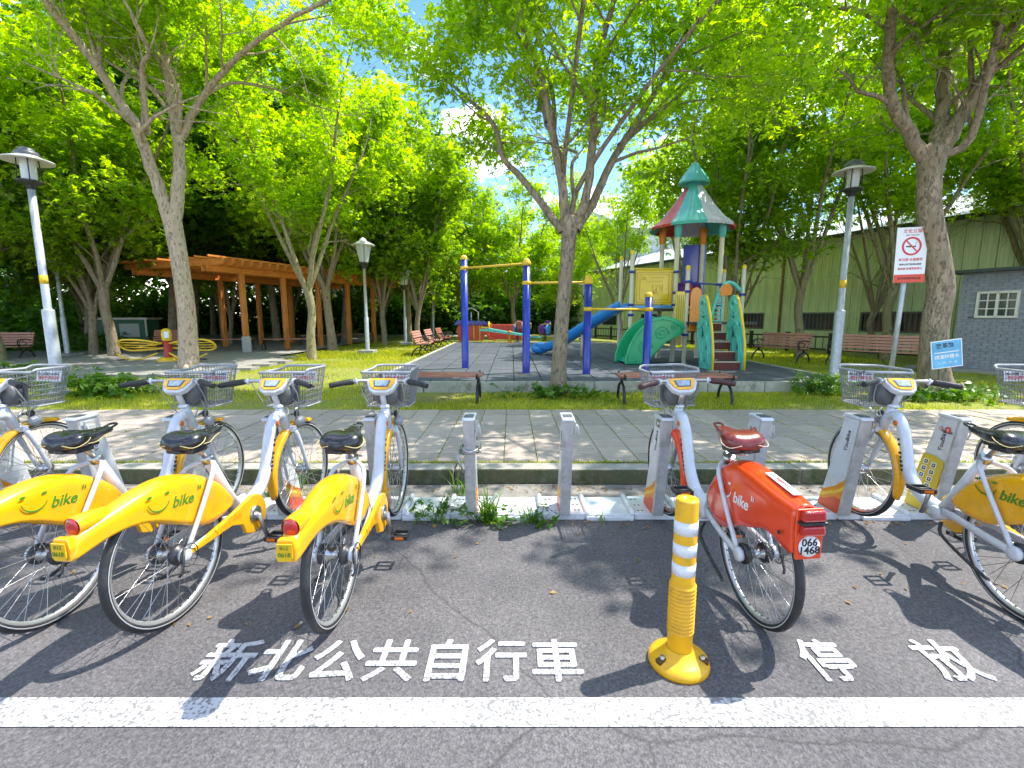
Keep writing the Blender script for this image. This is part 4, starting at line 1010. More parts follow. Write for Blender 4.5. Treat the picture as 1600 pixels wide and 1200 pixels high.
m_plil = mat('roof_lilac_plastic', (.55,.52,.6), .45, var=.1, vscale=3)
m_proof = mat('roof_teal_plastic', (.08,.46,.43), .4, coat=.2, var=.1, vscale=3, dirt=(.12,.5,.5), dscale=4, damt=.4)
m_pmar = mat('maroon_step', (.2,.04,.03), .6, var=.15)
m_purp = mat('purple_plastic', (.12,.02,.2), .4)
m_recess_shade = mat('recess_shade_teal', (.02,.13,.14), .6)  # darkened teal, stands in for shade inside carved openings and grooves
T = thing('play_tower', 'colourful play tower with conical teal and red roof, slides, yellow panel and stairs', 'playground tower', (0,0,.3))
C0 = Vector((4.65, 12.6, 0))
def post(x, y, h, cap=True, r=.052):
    mb = MB(); mb.lathe([(r+.03,0),(r+.03,.012),(r,.014),(r,h)], (x,y,0), 16); p = mb.build('post', m_beige, T)
    if cap: mb = MB(); mb.lathe([(r+.006,h-.04),(r+.006,h+.02),(r*.7,h+.06),(0,h+.075)], (x,y,0), 16); mb.build('cap', m_pyel, p)
for x, y in ((4.1,12.0),(5.2,12.0),(4.1,13.2),(5.2,13.2)):
    post(x, y, 3.55, False, .06)
    mb = MB(); mb.lathe([(.075,3.1),(.085,3.12),(.1,3.52)], (x,y,0), 12); mb.build('roof_bracket', m_porg if y > 12.5 else m_proof, T)
for x, y, h in ((3.0,12.0,2.72),(3.0,13.2,2.72),(4.2,11.45,2.30),(5.75,11.9,2.36),(5.75,13.0,2.36),(4.05,11.2,1.95)):
    if (x, y) != (4.05,11.2): post(x, y, h)
for x, y, z in ((3.0,12.0,2.26),(3.0,12.0,1.45),(4.1,12.0,2.26),(4.1,12.0,1.45),(4.2,11.45,1.98),(4.2,11.45,1.75),(4.2,11.45,.72),(5.2,12.0,1.95),(5.2,12.0,1.45),(5.75,11.9,1.7),(3.0,12.0,1.2),(4.1,12.0,1.75)):
    mb = MB(); mb.lathe([(.06,z-.03),(.078,z-.028),(.078,z+.028),(.06,z+.03)], (x,y,0), 16); mb.build('clamp', m_blue, T)
# roof: eight gores with ribs, then a small hat
mb = MB(); NG = 24; rb_, zr0, zr1, rt = 1.03, 3.42, 4.42, .2
for g in range(8):
    m_ = [m_proof, m_plil, m_pred, m_proof, m_plil, m_pred, m_proof, m_pred][g]
    gm = MB(); rings = []
    for j in range(7):
        t = j/6; rr = rb_+(rt-rb_)*(t**.82); z = zr0+(zr1-zr0)*t**1.06
        if j == 0: z -= .0
        q = []
        for k in range(13):
            a = R(-136+45*g)+R(45)*k/12; s_ = rr*(1+(.022 if k % 2 else 0)*(1-t*.5)); q.append(Vector((C0.x+s_*math.cos(a), C0.y+s_*math.sin(a), z)))
        rings.append(q)
    q0 = [p+Vector((0,0,-.06)) for p in rings[0]]
    gm.loft([q0]+rings, False, False, smooth=False)
    gm.build('roof_panel', m_, T, solid=.03)
mb = MB(); mb.lathe([(rt+.02,zr1-.06),(rt+.0,zr1+.04),(rt-.02,zr1+.12)], C0, 16); mb.build('roof_neck', m_proof, T)
mb = MB(); mb.lathe([(rt,zr1+.09),(.38,zr1+.08),(.39,zr1+.12),(.30,zr1+.28),(.16,zr1+.46),(.07,zr1+.6),(0,zr1+.64)], C0, 10, smooth=False); mb.build('roof_hat', m_proof, T)
# decks
for (x0, x1, y0, y1, z) in ((2.95,5.25,11.95,13.25,1.33),(4.2,5.8,11.2,11.93,1.0)):
    mb = MB(); mb.box(((x0+x1)/2,(y0+y1)/2,z),(x1-x0,y1-y0,.06)); mb.build('deck', m_dark, T)
mb = MB(); mb.box((3.55,12.0,1.40),(1.0,.05,.06)); mb.build('deck_edge', m_pblu, T)
# yellow panel with raised frame and a maze
mb = MB(); mb.box((3.56,11.99,1.88),(.93,.045,.84)); pn_ = mb.build('yellow_panel', m_pyel, T, bevel=.015)
mb = MB()
for d, wd_ in ((.40,.018),(.335,.012)):
    for sx in (-1,1): mb.box((3.56+sx*d*1.08,11.962,1.88),(wd_,.012,2*d*.93)); mb.box((3.56,11.962,1.88+sx*d*.93),(2*d*1.08,.012,wd_))
mb.tube([(3.30+.05*math.cos(a),11.962,2.10+.035*math.sin(a)) for a in [2*math.pi*k/14 for k in range(15)]], .008, 5, False)
mb.box((3.62,11.962,2.12),(.36,.01,.014)); mb.box((3.56,11.962,2.03),(.40,.01,.01))
random.seed(2)
for k in range(16): mb.box((3.36+random.random()*.42,11.962,1.68+random.random()*.24),(.1 if k % 2 else .012,.01,.012 if k % 2 else .1))
mb.build('panel_moulding', mat('ochre_plastic',(.55,.33,.01),.4), pn_)
mb = MB(); mb.tube([(3.0,12.0,2.33),(4.1,12.0,2.33)], .022, 8); mb.build('top_rail', m_pyel, T)
# narrow barrier panels by the short front post
for (x, y, w_, z0, z1, m_, rz_) in ((4.14,11.72,.30,.84,1.75,m_pyel,90),(4.42,11.33,.02,.9,1.7,m_porg,0),(4.03,11.42,.22,.77,1.75,m_pyel,0)):
    if m_ is m_porg:
        poly = [(4.26,.80),(4.50,.80),(4.56,1.0),(4.56,1.6),(4.50,1.8),(4.40,1.86),(4.30,1.8),(4.26,1.7)]
        mb = MB(); mb.prism(poly, 11.36, 11.40, 'xz'); mb.build('orange_panel', m_, T, bevel=.012)
    else:
        mb = MB(); mb.box((x,y,(z0+z1)/2),(w_,.035,z1-z0),Matrix.Rotation(R(rz_),3,'Z')); bp2 = mb.build('barrier_panel', m_, T, bevel=.01)
        if rz_ == 0:
            mb = MB()
            for k in range(4): mb.box((x-.075+.05*k,y-.02,(z0+z1)/2),(.008,.008,(z1-z0)*.85))
            mb.build('panel_groove_shade', m_recess_shade, bp2)  # dark strips on the face, groove shade put into colour
mb = MB(); mb.tube([(3.98,12.6,1.75),(4.9,12.6,1.78)], .28, 16); mb.build('crawl_tube', m_purp, T)
mb = MB(); mb.tube([(4.5,12.55,1.72),(4.66,12.55,1.72)], .3, 16); mb.build('tube_collar', m_pred, T)
mb = MB(); mb.box((5.02,13.26,2.35),(.62,.04,1.5)); mb.build('blue_board', m_blue, T)
mb = MB(); mb.tube([(4.3,11.45,1.95),(5.2,12.0,1.95)], .02, 8); mb.tube([(5.2,12,1.2),(5.2,11.96,1.95)],.03,8); mb.build('hand_rail', m_blue, T)
# stairs with carved teal cheeks
for k in range(5):
    y = 10.12+.25*k; z = .19+.205*k
    mb = MB(); mb.box((4.64,y+.13,z-.018),(.58,.28,.036)); so_ = mb.build('tread', m_pmar, T, bevel=.006)
    mb = MB(); mb.box((4.64,y+.005,z+.002-.1+.0),(.58,.02,.165)); mb.build('riser', mat('dark_maroon_riser',(.14,.03,.022),.6), T)
    mb = MB(); mb.box((4.64,y-.012,z-.006),(.575,.012,.02)); mb.build('tread_nosing', m_beige, so_)
cheek = [(10.02,0),(10.03,.35),(10.08,.62),(10.17,.9),(10.26,1.1),(10.38,1.34),(10.47,1.52),(10.58,1.62),(10.72,1.64),(10.84,1.56),(10.88,1.42),(10.82,1.25),(10.86,1.1),(10.95,.98),(10.94,.8),(10.84,.66),(10.83,.5),(10.78,.34),(10.72,.2),(10.68,0)]
for cx in (4.30, 4.98):
    mb = MB(); mb.prism(cheek, cx-.025, cx+.025); ck_ = mb.build('stair_cheek', m_teal, T, bevel=.012)
    mb = MB(); mb.tube([(cx, y-.012, z) for y, z in cheek[:8]], .028, 8); mb.build('cheek_rail', m_pyel, T)
    mb = MB()
    for sx in (-1, 1):
        xx = cx+sx*.026
        for pts in ([(10.2,.1),(10.25,.45),(10.4,.75),(10.55,.62),(10.5,.35)], [(10.3,.9),(10.5,1.05),(10.7,.9),(10.85,.95)], [(10.5,1.42),(10.62,1.52),(10.75,1.45),(10.7,1.3)],
                    [(10.55,.1),(10.62,.4),(10.78,.6),(10.85,.78)], [(10.42,1.2),(10.58,1.18),(10.72,1.25)], [(10.12,.3),(10.2,.6),(10.3,.75)]):
            mb.tube(catmull([(xx,a,b) for a,b in pts],3), .018, 5)
    mb.build('cheek_relief', m_teal, ck_)
    mb = MB()
    for sx in (-1, 1):
        xx = cx+sx*.025
        for c_, d_, e_ in ((10.33,.5,.07),(10.55,.80,.12),(10.6,1.2,.08),(10.4,.2,.05),(10.68,1.46,.05),(10.3,.98,.05)):
            mb.prism([(c_-e_*.8,d_-e_),(c_+e_*.7,d_-e_*.8),(c_+e_*.5,d_+e_*1.3)], xx-.002, xx+.004)
    mb.build('cheek_opening_shade', m_recess_shade, ck_)  # flat dark patches painted as the shade of the openings
# teal dragon-like climbing rail on the right
mb = MB(); mb.tube(catmull([(4.9,11.7,1.1),(5.0,11.72,1.5),(5.12,11.75,1.78),(5.3,11.8,1.98),(5.5,11.85,1.95),(5.68,11.9,1.8)],4), [.05]*21, 8)
for k in range(9): mb.bar((4.92+.02*k,11.70,.85+.1*k),(5.2,11.78,.85+.1*k),.02,.03)
mb.bar((5.2,11.78,.5),(5.2,11.78,1.8),.03,.03)
mb.build('climbing_rail', m_teal, T)
mb = MB(); mb.prism([(4.9,1.62),(5.16,1.66),(5.18,1.8),(5.1,1.92),(4.96,1.9),(4.88,1.78)], 11.2, 11.24, 'xz'); mb.build('orange_knob_panel', m_porg, T, bevel=.01)
# green slide: two thick arched cheeks with the trough between
gp = [(4.1-(4.1-a)*.87,b*.9) for a,b in [(4.12,.98),(4.08,1.12),(3.85,1.24),(3.55,1.30),(3.25,1.24),(3.0,1.08),(2.78,.85),(2.62,.58),(2.52,.28),(2.5,0.02),(2.95,0.02),(3.15,.12),(3.35,.32),(3.55,.55),(3.8,.72),(4.05,.82)]]
for yy in (11.25, 11.85):
    mb = MB(); mb.prism([(a+.0,b) for a,b in gp] if yy < 11.5 else [(a-.12,b) for a,b in gp], yy-.04, yy+.04, 'xz'); sc_ = mb.build('green_slide_cheek', m_pgrn, T, bevel=.03, seg=3)
    mb = MB()
    if yy < 11.5:
        for cx_, cz_, r0 in ((3.17,.42,.18),(3.55,.76,.17),(3.85,.92,.09)):
            mb.tube([(cx_+r0*(1-k/40)*math.cos(k*.35), yy-.045, cz_+r0*(1-k/40)*math.sin(k*.35)) for k in range(36)], .014, 5)
        mb.tube([(a*.9+.33,yy-.045,b*.86+.08) for a,b in gp]+[(gp[0][0]*.9+.33,yy-.045,gp[0][1]*.86+.08)], .013, 5)
        mb.build('slide_relief', m_pgrn, sc_)
rings = []
for a, b in [(4.1,.98),(3.85,1.02),(3.5,.95),(3.15,.72),(2.9,.45),(2.72,.22),(2.5,.1)]: a = 4.1-(4.1-a)*.87; b *= .88; rings.append([Vector((a,11.27,b)),Vector((a-.06,11.83,b))])
mb = MB(); mb.loft(rings, False, False); mb.build('green_slide_bed', mat('light_green_bed',(.03,.42,.3),.3,coat=.4), T, solid=.03)
# blue slide
p0, p1 = Vector((2.98,12.55,1.36)), Vector((1.12,14.3,.18))
sp_ = [p0, p0.lerp(p1,.12)+Vector((0,0,.02)), p0.lerp(p1,.45)-Vector((0,0,.02)), p0.lerp(p1,.8)-Vector((0,0,.09)), p1-Vector((0,0,.02)), p1+Vector((-.22,.2,.0))]
dirn = (p1-p0); dirn.z = 0; dirn.normalize(); sdn = Vector((-dirn.y, dirn.x, 0))
rings = []
for p in catmull(sp_, 4):
    q = []
    for u, v in ((-.29,.2),(-.30,.16),(-.25,.0),(-.1,-.05),(.1,-.05),(.25,.0),(.30,.16),(.29,.2)): q.append(p+sdn*u+Vector((0,0,v)))
    rings.append(q)
mb = MB(); mb.loft(rings, False, False); mb.build('blue_slide', m_pblu, T, solid=.05, sub=1)
mb = MB(); mb.ball(p1+Vector((-.25,.22,.02)), .3, 14, 8, (1,1,.62)); mb.build('blue_slide_lip', m_pblu, T)
mb = MB(); mb.tube([(2.0,13.45,0),(2.0,13.45,.65)], .03, 8); mb.tube([(.98,14.5,0),(.98,14.5,.1)], .08, 8); mb.build('slide_support', m_beige, T)

# ------------------------------------------------------------------ far play pieces
def rider(label, x, y, m1, m2, rz=0):
    r = thing('spring_rider', label, 'spring rider', (x,y,.3), rz)
    mb = MB(); mb.tube([(.07*math.cos(k*.8),.07*math.sin(k*.8),.04+k*.008) for k in range(40)], .012, 5); mb.lathe([(0,0),(.16,0),(.16,.03),(0,.03)], n=12); mb.build('spring', m_dark, r)
    mb = MB(); mb.prism([(-.45,.38),(.4,.38),(.5,.6),(.42,.95),(.26,.98),(.2,.7),(-.05,.6),(-.3,.62),(-.42,.8),(-.52,.6)], -.12, .12, 'xz'); mb.build('body', m1, r, bevel=.03)
    for s_ in (-1,1):
        mb = MB(); mb.prism([(-.2,.34),(.2,.34),(.26,.72),(0,.8),(-.24,.68)], s_*.17-.03, s_*.17+.03, 'xz'); mb.build('wing', m2, r, bevel=.02)
        mb = MB(); mb.lathe([(0,s_*.125),(.07,s_*.13),(.07,s_*.14),(0,s_*.15)], (.33,0,.84), 12, 'y'); mb.build('eye', m_wprint, r)
    mb = MB(); mb.tube([(.18,-.25,.8),(.18,.25,.8)], .018, 8); mb.build('handle', m_pyel, r)
rider('spring rider with round white eyes and blue wings beyond the rubber floor', .25, 21.7, m_pmar, m_pblu, R(-80))
rider('blue and purple spring rider right of the second blue post, far back', 1.55, 22.4, m_purp, m_pblu, R(60))
r = thing('play_hut', 'low red and blue play hut with yellow rails beyond the rubber floor', 'playhouse', (-2.15,25,.2)); r.scale = (.62,.62,.68)
mb = MB(); mb.prism([(-1.0,0),(1.0,0),(1.25,.9),(1.0,1.25),(-1.0,1.25),(-1.25,.9)], -.5, .5, 'xz'); mb.build('wall', m_pred, r, bevel=.04)
mb = MB(); mb.prism([(-1.5,1.2),(1.35,1.2),(1.2,1.5),(-1.2,1.55)], -.65, .65, 'xz'); mb.build('roof', m_blue, r, bevel=.05)
for k in range(4): mb = MB(); mb.tube([(-.75+.5*k,-.54,0),(-.75+.5*k,-.56,1.2)], .045, 8); mb.build('rail', m_pyel, r)
for k in range(3): mb = MB(); mb.tube([(-.6+.6*k,0,1.5),(-.6+.6*k,0,2.2)], .045, 8); mb.build('post', m_beige, r)
mb = MB(); mb.tube(catmull([(-.6,0,2.2),(0,0,2.5),(.6,0,2.2)],4), .03, 6); mb.build('arch', m_beige, r)
mb = MB(); mb.prism([(1.1,.9),(1.7,.2),(2.1,.05),(2.1,.0),(1.6,.08),(1.0,.75)], -.25,.25,'xz'); mb.build('ramp', m_pred, r)
r = thing('crawl_panel', 'long low red play panel behind the seesaw', 'play panel', (-.35,25.5,.2))
mb = MB(); mb.box((0,0,.45),(1.8,.12,.8)); mb.build('panel', m_pred, r, bevel=.04)
for s_ in (-.9,.9): mb = MB(); mb.tube([(s_,-.1,0),(s_,-.1,1.0)], .05, 8); mb.build('post', m_porg, r)
r = thing('seesaw', 'teal and yellow seesaw on a short brown stand in the far play area', 'seesaw', (-.1,20.8,.3), R(-14))
mb = MB(); mb.prism([(-1.35,.62),(-1.0,.66),(1.2,.32),(1.4,.3),(1.4,.22),(-1.0,.5),(-1.35,.52)], -.09, .09, 'xz'); mb.build('beam', m_teal, r, bevel=.02)
mb = MB(); mb.lathe([(.14,0),(.07,.1),(.07,.4),(.15,.5),(0,.55)], n=12); mb.build('stand', m_porg, r)
for s_ in (-1.15,1.15): mb = MB(); mb.box((s_,0,.68-.16*(s_ > 0)*2),(.3,.26,.05)); mb.tube([(s_*.8,-.2,.62),(s_*.8,-.2,.86),(s_*.8,.2,.86),(s_*.8,.2,.62)],.02,6); mb.build('seat', m_pyel, r)

# ------------------------------------------------------------------ yellow exerciser
ex = thing('exerciser', 'yellow tube-framed leg exerciser on a red column, beside the pale trunk', 'exercise machine', (-9.75,13.3,.21), R(4)); ex.scale = (1,1,.8)
mb = MB(); mb.lathe([(.28,0),(.28,.05),(.2,.12),(.14,.14),(0,.14)], n=20); mb.build('base', m_ybar, ex)
mb = MB(); mb.lathe([(.1,.12),(.1,.95),(.0,.95)], n=16); mb.build('column', mat('column_red',(.45,.03,.02),.4), ex)
mb = MB(); mb.lathe([(.12,.72),(.13,.95),(.11,1.08),(.06,1.14),(0,1.15)], n=16); mb.build('cap', m_ybar, ex)
mb = MB(); mb.box((.08,-.12,.93),(.12,.03,.22)); mb.build('notice', m_wprint, ex)
for sx in (-1,1):
    mb = MB()
    mb.tube(catmull([(sx*.1,-.06,.62),(sx*.5,-.12,.72),(sx*1.0,-.14,.76),(sx*1.22,-.1,.7),(sx*1.29,0,.56),(sx*1.22,.08,.42),(sx*1.0,.12,.36),(sx*.5,.1,.40),(sx*.1,.05,.46)],4), .036, 8)
    for dz in (-.09,0,.09): mb.tube([(sx*.3,-dz,.54+dz),(sx*1.26,-dz,.57+dz)], .022, 6)
    mb.tube([(sx*.1,0,.62),(sx*.75,0,.52)], .03, 8)
    mb.tube(catmull([(sx*.15,-.2,.3),(sx*.5,-.3,.12),(sx*.9,-.3,.1),(sx*1.2,-.25,.28)],4), .03, 6)
    mb.build('swing_frame', m_ybar, ex)
    mb = MB(); mb.box((sx*1.0,-.28,.08),(.3,.16,.04)); mb.build('foot_plate', m_dark, ex, bevel=.01)

# ------------------------------------------------------------------ signs
m_sred = mat('sign_red', (.72,.07,.035), .4); m_swht = mat('sign_white', (.8,.79,.8), .35, coat=.3)
sg = thing('no_smoking_sign', 'white and red no smoking notice on a grey pole left of the big right-hand tree', 'sign', (6.45,7.9,.13), R(-6))
mb = MB(); mb.tube([(.0,.055,0),(.07,.055,2.72)], .038, 14); mb.build('pole', m_galv, sg)
MS = Matrix.Translation((.07,0,2.32)) @ Matrix.Rotation(R(-1.5),4,'Y')
SW, SH = .47, .88
mb = MB(); mb.box((0,0,0),(SW,.01,SH)); bd = mb.build('board', m_swht, sg, bevel=.003); bd.matrix_local = MS
mb = MB(); mb.box((0,-.007,-SH/2+.065),(SW-.004,.004,.13)); mb.build('red_band', m_sred, bd)
def st_(body, z, s, m, x=0, off=.0004, sp=1): return text('sign_lettering', body, s, m, bd, frame_m((x,-.0065 if z > -.3 else -.0105,z),(1,0,0),(0,0,1)), ext=.0008, off=off, spacing=sp)
st_('文化公園', .375, .07, m_rprint, off=.001, sp=1.1); st_('NEW TAIPEI CITY', .315, .026, m_kprint)
mb = MB()
for k in range(32):
    a0, a1 = 2*math.pi*k/32, 2*math.pi*(k+1)/32
    mb.add([(rr*math.cos(a), yy, .14+rr*math.sin(a)) for a in (a0,a1) for rr in (.118,.148) for yy in (-.006,-.0085)], [(1,3,7,5),(0,4,6,2),(2,6,7,3),(0,1,5,4)])
mb.bar((-.09,-.0085,.23),(.09,-.0085,.05),.004,.022,(0,1,0)) if False else mb.add([(-.097,-.0088,.225),(-.083,-.0088,.239),(.097,-.0088,.055),(.083,-.0088,.041)],[(0,1,2,3)])
mb.build('prohibition_ring', m_rprint, bd)
mb = MB(); mb.box((-.01,-.0068,.135),(.15,.002,.02)); mb.build('cigarette', m_kprint, bd)
mb = MB(); mb.tube(catmull([(.07,-.0066,.155),(.05,-.0066,.18),(.08,-.0066,.2),(.05,-.0066,.22)],4), .004, 5); mb.build('smoke_curl', mat('pale_grey_print',(.5,.5,.52),.4), bd)
st_('本公園 全面禁菸', -.075, .05, m_rprint, off=.0008); st_('違者依菸害防制法裁罰', -.15, .034, m_kprint); st_('最高罰 新臺幣壹萬元', -.22, .04, m_rprint); st_('新北市政府 關心您', -.375, .042, m_kprint)
bs_ = thing('tree_notice', 'tilted light blue notice fastened low on the big right-hand trunk', 'sign', (6.86,7.40,.87), R(-8))
MS = Matrix.Rotation(R(-9),4,'Y')
mb = MB(); mb.box((0,0,0),(.44,.008,.44)); bb_ = mb.build('board', mat('sign_light_blue',(.12,.42,.7),.35,coat=.3,var=.25,vscale=3), bs_, bevel=.003); bb_.matrix_local = MS
mb = MB()
for sx in (-1,1): mb.box((sx*.213,-.0055,0),(.012,.003,.44)); mb.box((0,-.0055,sx*.213),(.41,.003,.012))
mb.box((0,-.0052,.03),(.34,.003,.014)); mb.build('white_border', m_wprint, bb_)
text('sign_lettering','登革熱',.085,m_kprint,bb_,frame_m((-.02,-.006,.13),(1,0,0),(0,0,1)),ext=.001,off=.001)
text('sign_lettering','請清除積水',.07,m_wprint,bb_,frame_m((0,-.006,-.045),(1,0,0),(0,0,1)),ext=.001,off=.001)
text('sign_lettering','巡、倒、清、刷',.04,m_wprint,bb_,frame_m((0,-.006,-.14),(1,0,0),(0,0,1)),ext=.001)
# shed behind the left grove
sh = thing('garden_shed', 'small green shed with white frame in the shade at the left', 'shed', (-17.6,21.5,.13), R(12)); sh.scale = (.7,.7,.85)
mb = MB(); mb.box((0,0,.7),(3.2,1.6,1.4)); mb.build('wall', mat('shed_green',(.06,.17,.1),.6,var=.2), sh)
mb = MB(); mb.box((0,0,1.46),(3.5,1.9,.1)); mb.build('roof', m_shade, sh)
for x in (-1.6,-.3,1.6): mb = MB(); mb.box((x,-.84,.72),(.09,.07,1.44)); mb.build('frame_post', m_wframe, sh)
mb = MB(); mb.box((.65,-.83,.85),(1.1,.04,.7)); mb.build('door', mat('shed_pale',(.5,.55,.5),.6), sh)
# ------------------------------------------------------------------ trees
m_bark_pale = barkmat('pale_bark', (.62,.49,.37), (.46,.35,.25), (.09,.065,.045), 1.1)
m_bark = barkmat('brown_bark', (.4,.31,.22), (.24,.19,.12), (.045,.035,.025), 1)
m_bark_mid = barkmat('olive_bark', (.42,.34,.2), (.25,.22,.11), (.05,.04,.025), 1)
m_leafA = leafmat('leaf_fresh', (.065,.165,.012), (.33,.42,.02), .55)
m_leafB = leafmat('leaf_mid', (.045,.125,.012), (.24,.33,.02), .5)
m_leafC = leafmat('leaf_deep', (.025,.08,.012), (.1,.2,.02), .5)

def leaf_mesh(name, anchors, per, spread, ll, lw, m, rng, k=5, flat=.55):
    """sprays of k leaflets fanning from random points round every anchor"""
    A = np.asarray(anchors, float); n = len(A)*per
    c = np.repeat(A, per, 0)+rng.normal(0, spread, (n,3))*np.array([1,1,.75])
    th = rng.uniform(0, 2*np.pi, n); dz = rng.uniform(-.55,.25,n)
    u = np.stack([np.cos(th), np.sin(th), dz], 1); u /= np.linalg.norm(u, axis=1)[:,None]
    up = np.array([0,0,1.])+rng.normal(0, flat, (n,3)); nrm = up-(up*u).sum(1)[:,None]*u; nrm /= np.linalg.norm(nrm, axis=1)[:,None]
    v = np.cross(nrm, u)
    V = np.empty((n,k,4,3)); s = rng.uniform(.7,1.25,n)
    for j in range(k):
        a = np.radians(-70+140*j/(k-1))+rng.normal(0,.12,n)
        d = u*np.cos(a)[:,None]+v*np.sin(a)[:,None]+nrm*rng.normal(-.12,.22,n)[:,None]
        d /= np.linalg.norm(d, axis=1)[:,None]
        e = np.cross(nrm, d); L = (ll*s*(1-.25*abs(j-(k-1)/2)/((k-1)/2)))[:,None]; W = (lw*s)[:,None]
        b = c+d*L*.12
        V[:,j,0] = b; V[:,j,1] = b+d*L*.55+e*W; V[:,j,2] = b+d*L-nrm*L*.12; V[:,j,3] = b+d*L*.55-e*W
    V = V.reshape(-1,3); nf = n*k
    me = bpy.data.meshes.new(name); me.vertices.add(len(V)); me.vertices.foreach_set('co', V.astype(np.float32).ravel())
    me.loops.add(nf*4); me.loops.foreach_set('vertex_index', np.arange(nf*4, dtype=np.int32))
    me.polygons.add(nf); me.polygons.foreach_set('loop_start', np.arange(0,nf*4,4,dtype=np.int32)); me.polygons.foreach_set('loop_total', np.full(nf,4,dtype=np.int32))
    me.update(calc_edges=True); me.materials.append(m)
    return me

class Grow:
    def __init__(s, seed, zmin=2.2):
        s.mb = MB(); s.anch = []; s.rng = random.Random(seed); s.zmin = zmin
    def limb(s, pts, r0, r1, kids=3, n=8, klen=1.6, gen=1, start=.35):
        P = catmull(pts, 4); N = len(P)
        P = [p+Vector((s.rng.gauss(0,1),s.rng.gauss(0,1),s.rng.gauss(0,.5)))*r0*.07 if 0 < i < N-1 else p for i, p in enumerate(P)]
        rs = [(r0+(r1-r0)*(i/(N-1))**.85)*(1+s.rng.uniform(-.05,.05)) for i in range(N)]
        s.mb.tube(P, rs, n, False)
        for k in range(kids):
            t = start+(1-start)*(k+s.rng.random()*.8)/kids; i = min(N-2, int(t*(N-1)))
            p = P[i]; d = (P[i+1]-P[i]).normalized(); s.branch(p, d, klen*s.rng.uniform(.7,1.3), rs[i]*.5, gen)
        s.branch(P[-1], (P[-1]-P[-2]).normalized(), klen, r1*.9, gen, straight=True)
    def branch(s, p, d, L, r, gen, straight=False):
        g = s.rng
        if not straight:
            ax = Vector((g.gauss(0,1),g.gauss(0,1),g.gauss(0,1))).cross(d)
            if ax.length < 1e-3: ax = d.orthogonal()
            d = (Matrix.Rotation(R(g.uniform(28,62)),3,ax.normalized()) @ d)
        d = d+Vector((0,0,.12)); d.normalize()
        pts = [p]; q = p.copy(); nseg = 4
        for i in range(nseg):
            d = (d+Vector((g.gauss(0,.22),g.gauss(0,.22),g.gauss(0,.14)+.02))).normalized(); q = q+d*L/nseg; pts.append(q.copy())
        rs = [max(.004, r*(1-.75*i/nseg)) for i in range(nseg+1)]
        s.mb.tube(pts, rs, 5 if gen < 2 else 4, False)
        if gen >= 2:
            for a in pts[1:]:
                if a.z > s.zmin: s.anch.append(tuple(a))
        else:
            for a in pts[2:]:
                if a.z > s.zmin: s.anch.append(tuple(a))
        if gen < 3:
            for k in range(3 if gen == 1 else 3):
                i = 1+k % nseg+ (1 if gen == 1 else 0); i = min(i, nseg-1)
                s.branch(pts[i], (pts[i+1]-pts[i]).normalized(), L*g.uniform(.5,.75), rs[i]*.6, gen+1)

def make_tree(name, label, cat, loc, g, bark, leaf, per, spread, ll, lw, group=None, seed=1, rz=0):
    t = thing(name, label, cat, loc, rz, group)
    g.mb.build('trunk', bark, t)
    me = leaf_mesh('crown', g.anch, per, spread, ll, lw, leaf, np.random.default_rng(seed))
    o = bpy.data.objects.new('crown', me); link(o, t); return t

# --- the three big front trees: seen limbs, plus unseen ones added for road shade, each at its own distance
def limbs_at(base, Y, pts):
    r = []
    for p in pts:
        dy = p[2] if len(p) > 2 else 0
        r.append(at(p[0], p[1], Y+dy)-base)
    return r
# left
Y = 11.5; B = Vector((at(295,578,Y).x, Y, .1)); g = Grow(11, 7.0)
la = lambda pts: limbs_at(B, Y, pts)
tr = la([(295,582),(294,530),(291,480),(284,430),(277,385),(269,345)])
g.mb.tube(catmull(tr,4), lerpr([.235,.205,.19,.185,.185,.195],4), 14, False)
g.mb.ball(tr[-1], 0.2, 14, 9, (1,1,1.15))
for a in (0,1.3,2.6,3.9,5.1): g.mb.tube([tr[0]+Vector((.22*math.cos(a),.22*math.sin(a),.2)),tr[0]+Vector((.34*math.cos(a),.34*math.sin(a),-.06))],[.07,.05],6)
g.limb(la([(268,348),(250,300,-.1),(232,250,-.3),(214,200,-.6),(178,145,-.9),(132,78,-1.4),(84,20,-1.9),(40,-40,-2.4)]), .16, .05, 7, 10, 1.9)
g.limb(la([(271,350),(281,280,.1),(279,230,.1),(270,170,0),(262,110,-.2),(252,50,-.4),(248,-40,-.8)]), .16, .06, 6, 10, 1.9)
g.limb(la([(281,250,.1),(272,180,.3),(266,120,.6),(276,60,.8),(292,-20,1.2)]), .10, .04, 5, 8, 1.7)
g.limb(la([(283,215,.1),(305,170,.0),(330,135,-.3),(375,85,-.8),(440,38,-1.4),(530,-10,-2.2)]), .095, .035, 6, 8, 1.7)
g.limb(la([(318,148,-.1),(360,130,.3),(400,133,.6),(450,145,1.0),(500,168,1.3)]), .05, .02, 5, 6, 1.2)
g.limb(la([(226,205,-.4),(222,140,-.1),(205,60,.2),(192,-20,.6)]), .07, .03, 5, 7, 1.6)
g.limb(la([(163,118,-1.0),(142,60,-.9),(118,-20,-.8)]), .06, .03, 4, 7, 1.5)
g.limb(la([(232,210,-.3),(222,110,-1.0),(232,80,-1.5),(205,20,-2)]), .06, .03, 4, 7, 1.5)
for pts in ([(281,250,.1),(330,60,-2.6),(420,-160,-5.0)], [(268,348),(300,-40,-3.0),(380,-260,-5.2)]): pass
for e_ in (): g.limb([la([(270,330)])[0], Vector((e_.x*.2,e_.y*.15,3.6+.6)), Vector((e_.x*.55,e_.y*.5,5.6)), e_], .08, .025, 7, 6, 1.7)
make_tree('tree', 'big smooth pale-barked tree forking into long bare limbs, left of the pergola front', 'tree', B, g, m_bark_pale, m_leafA, 8, .22, .125, .024, seed=1)
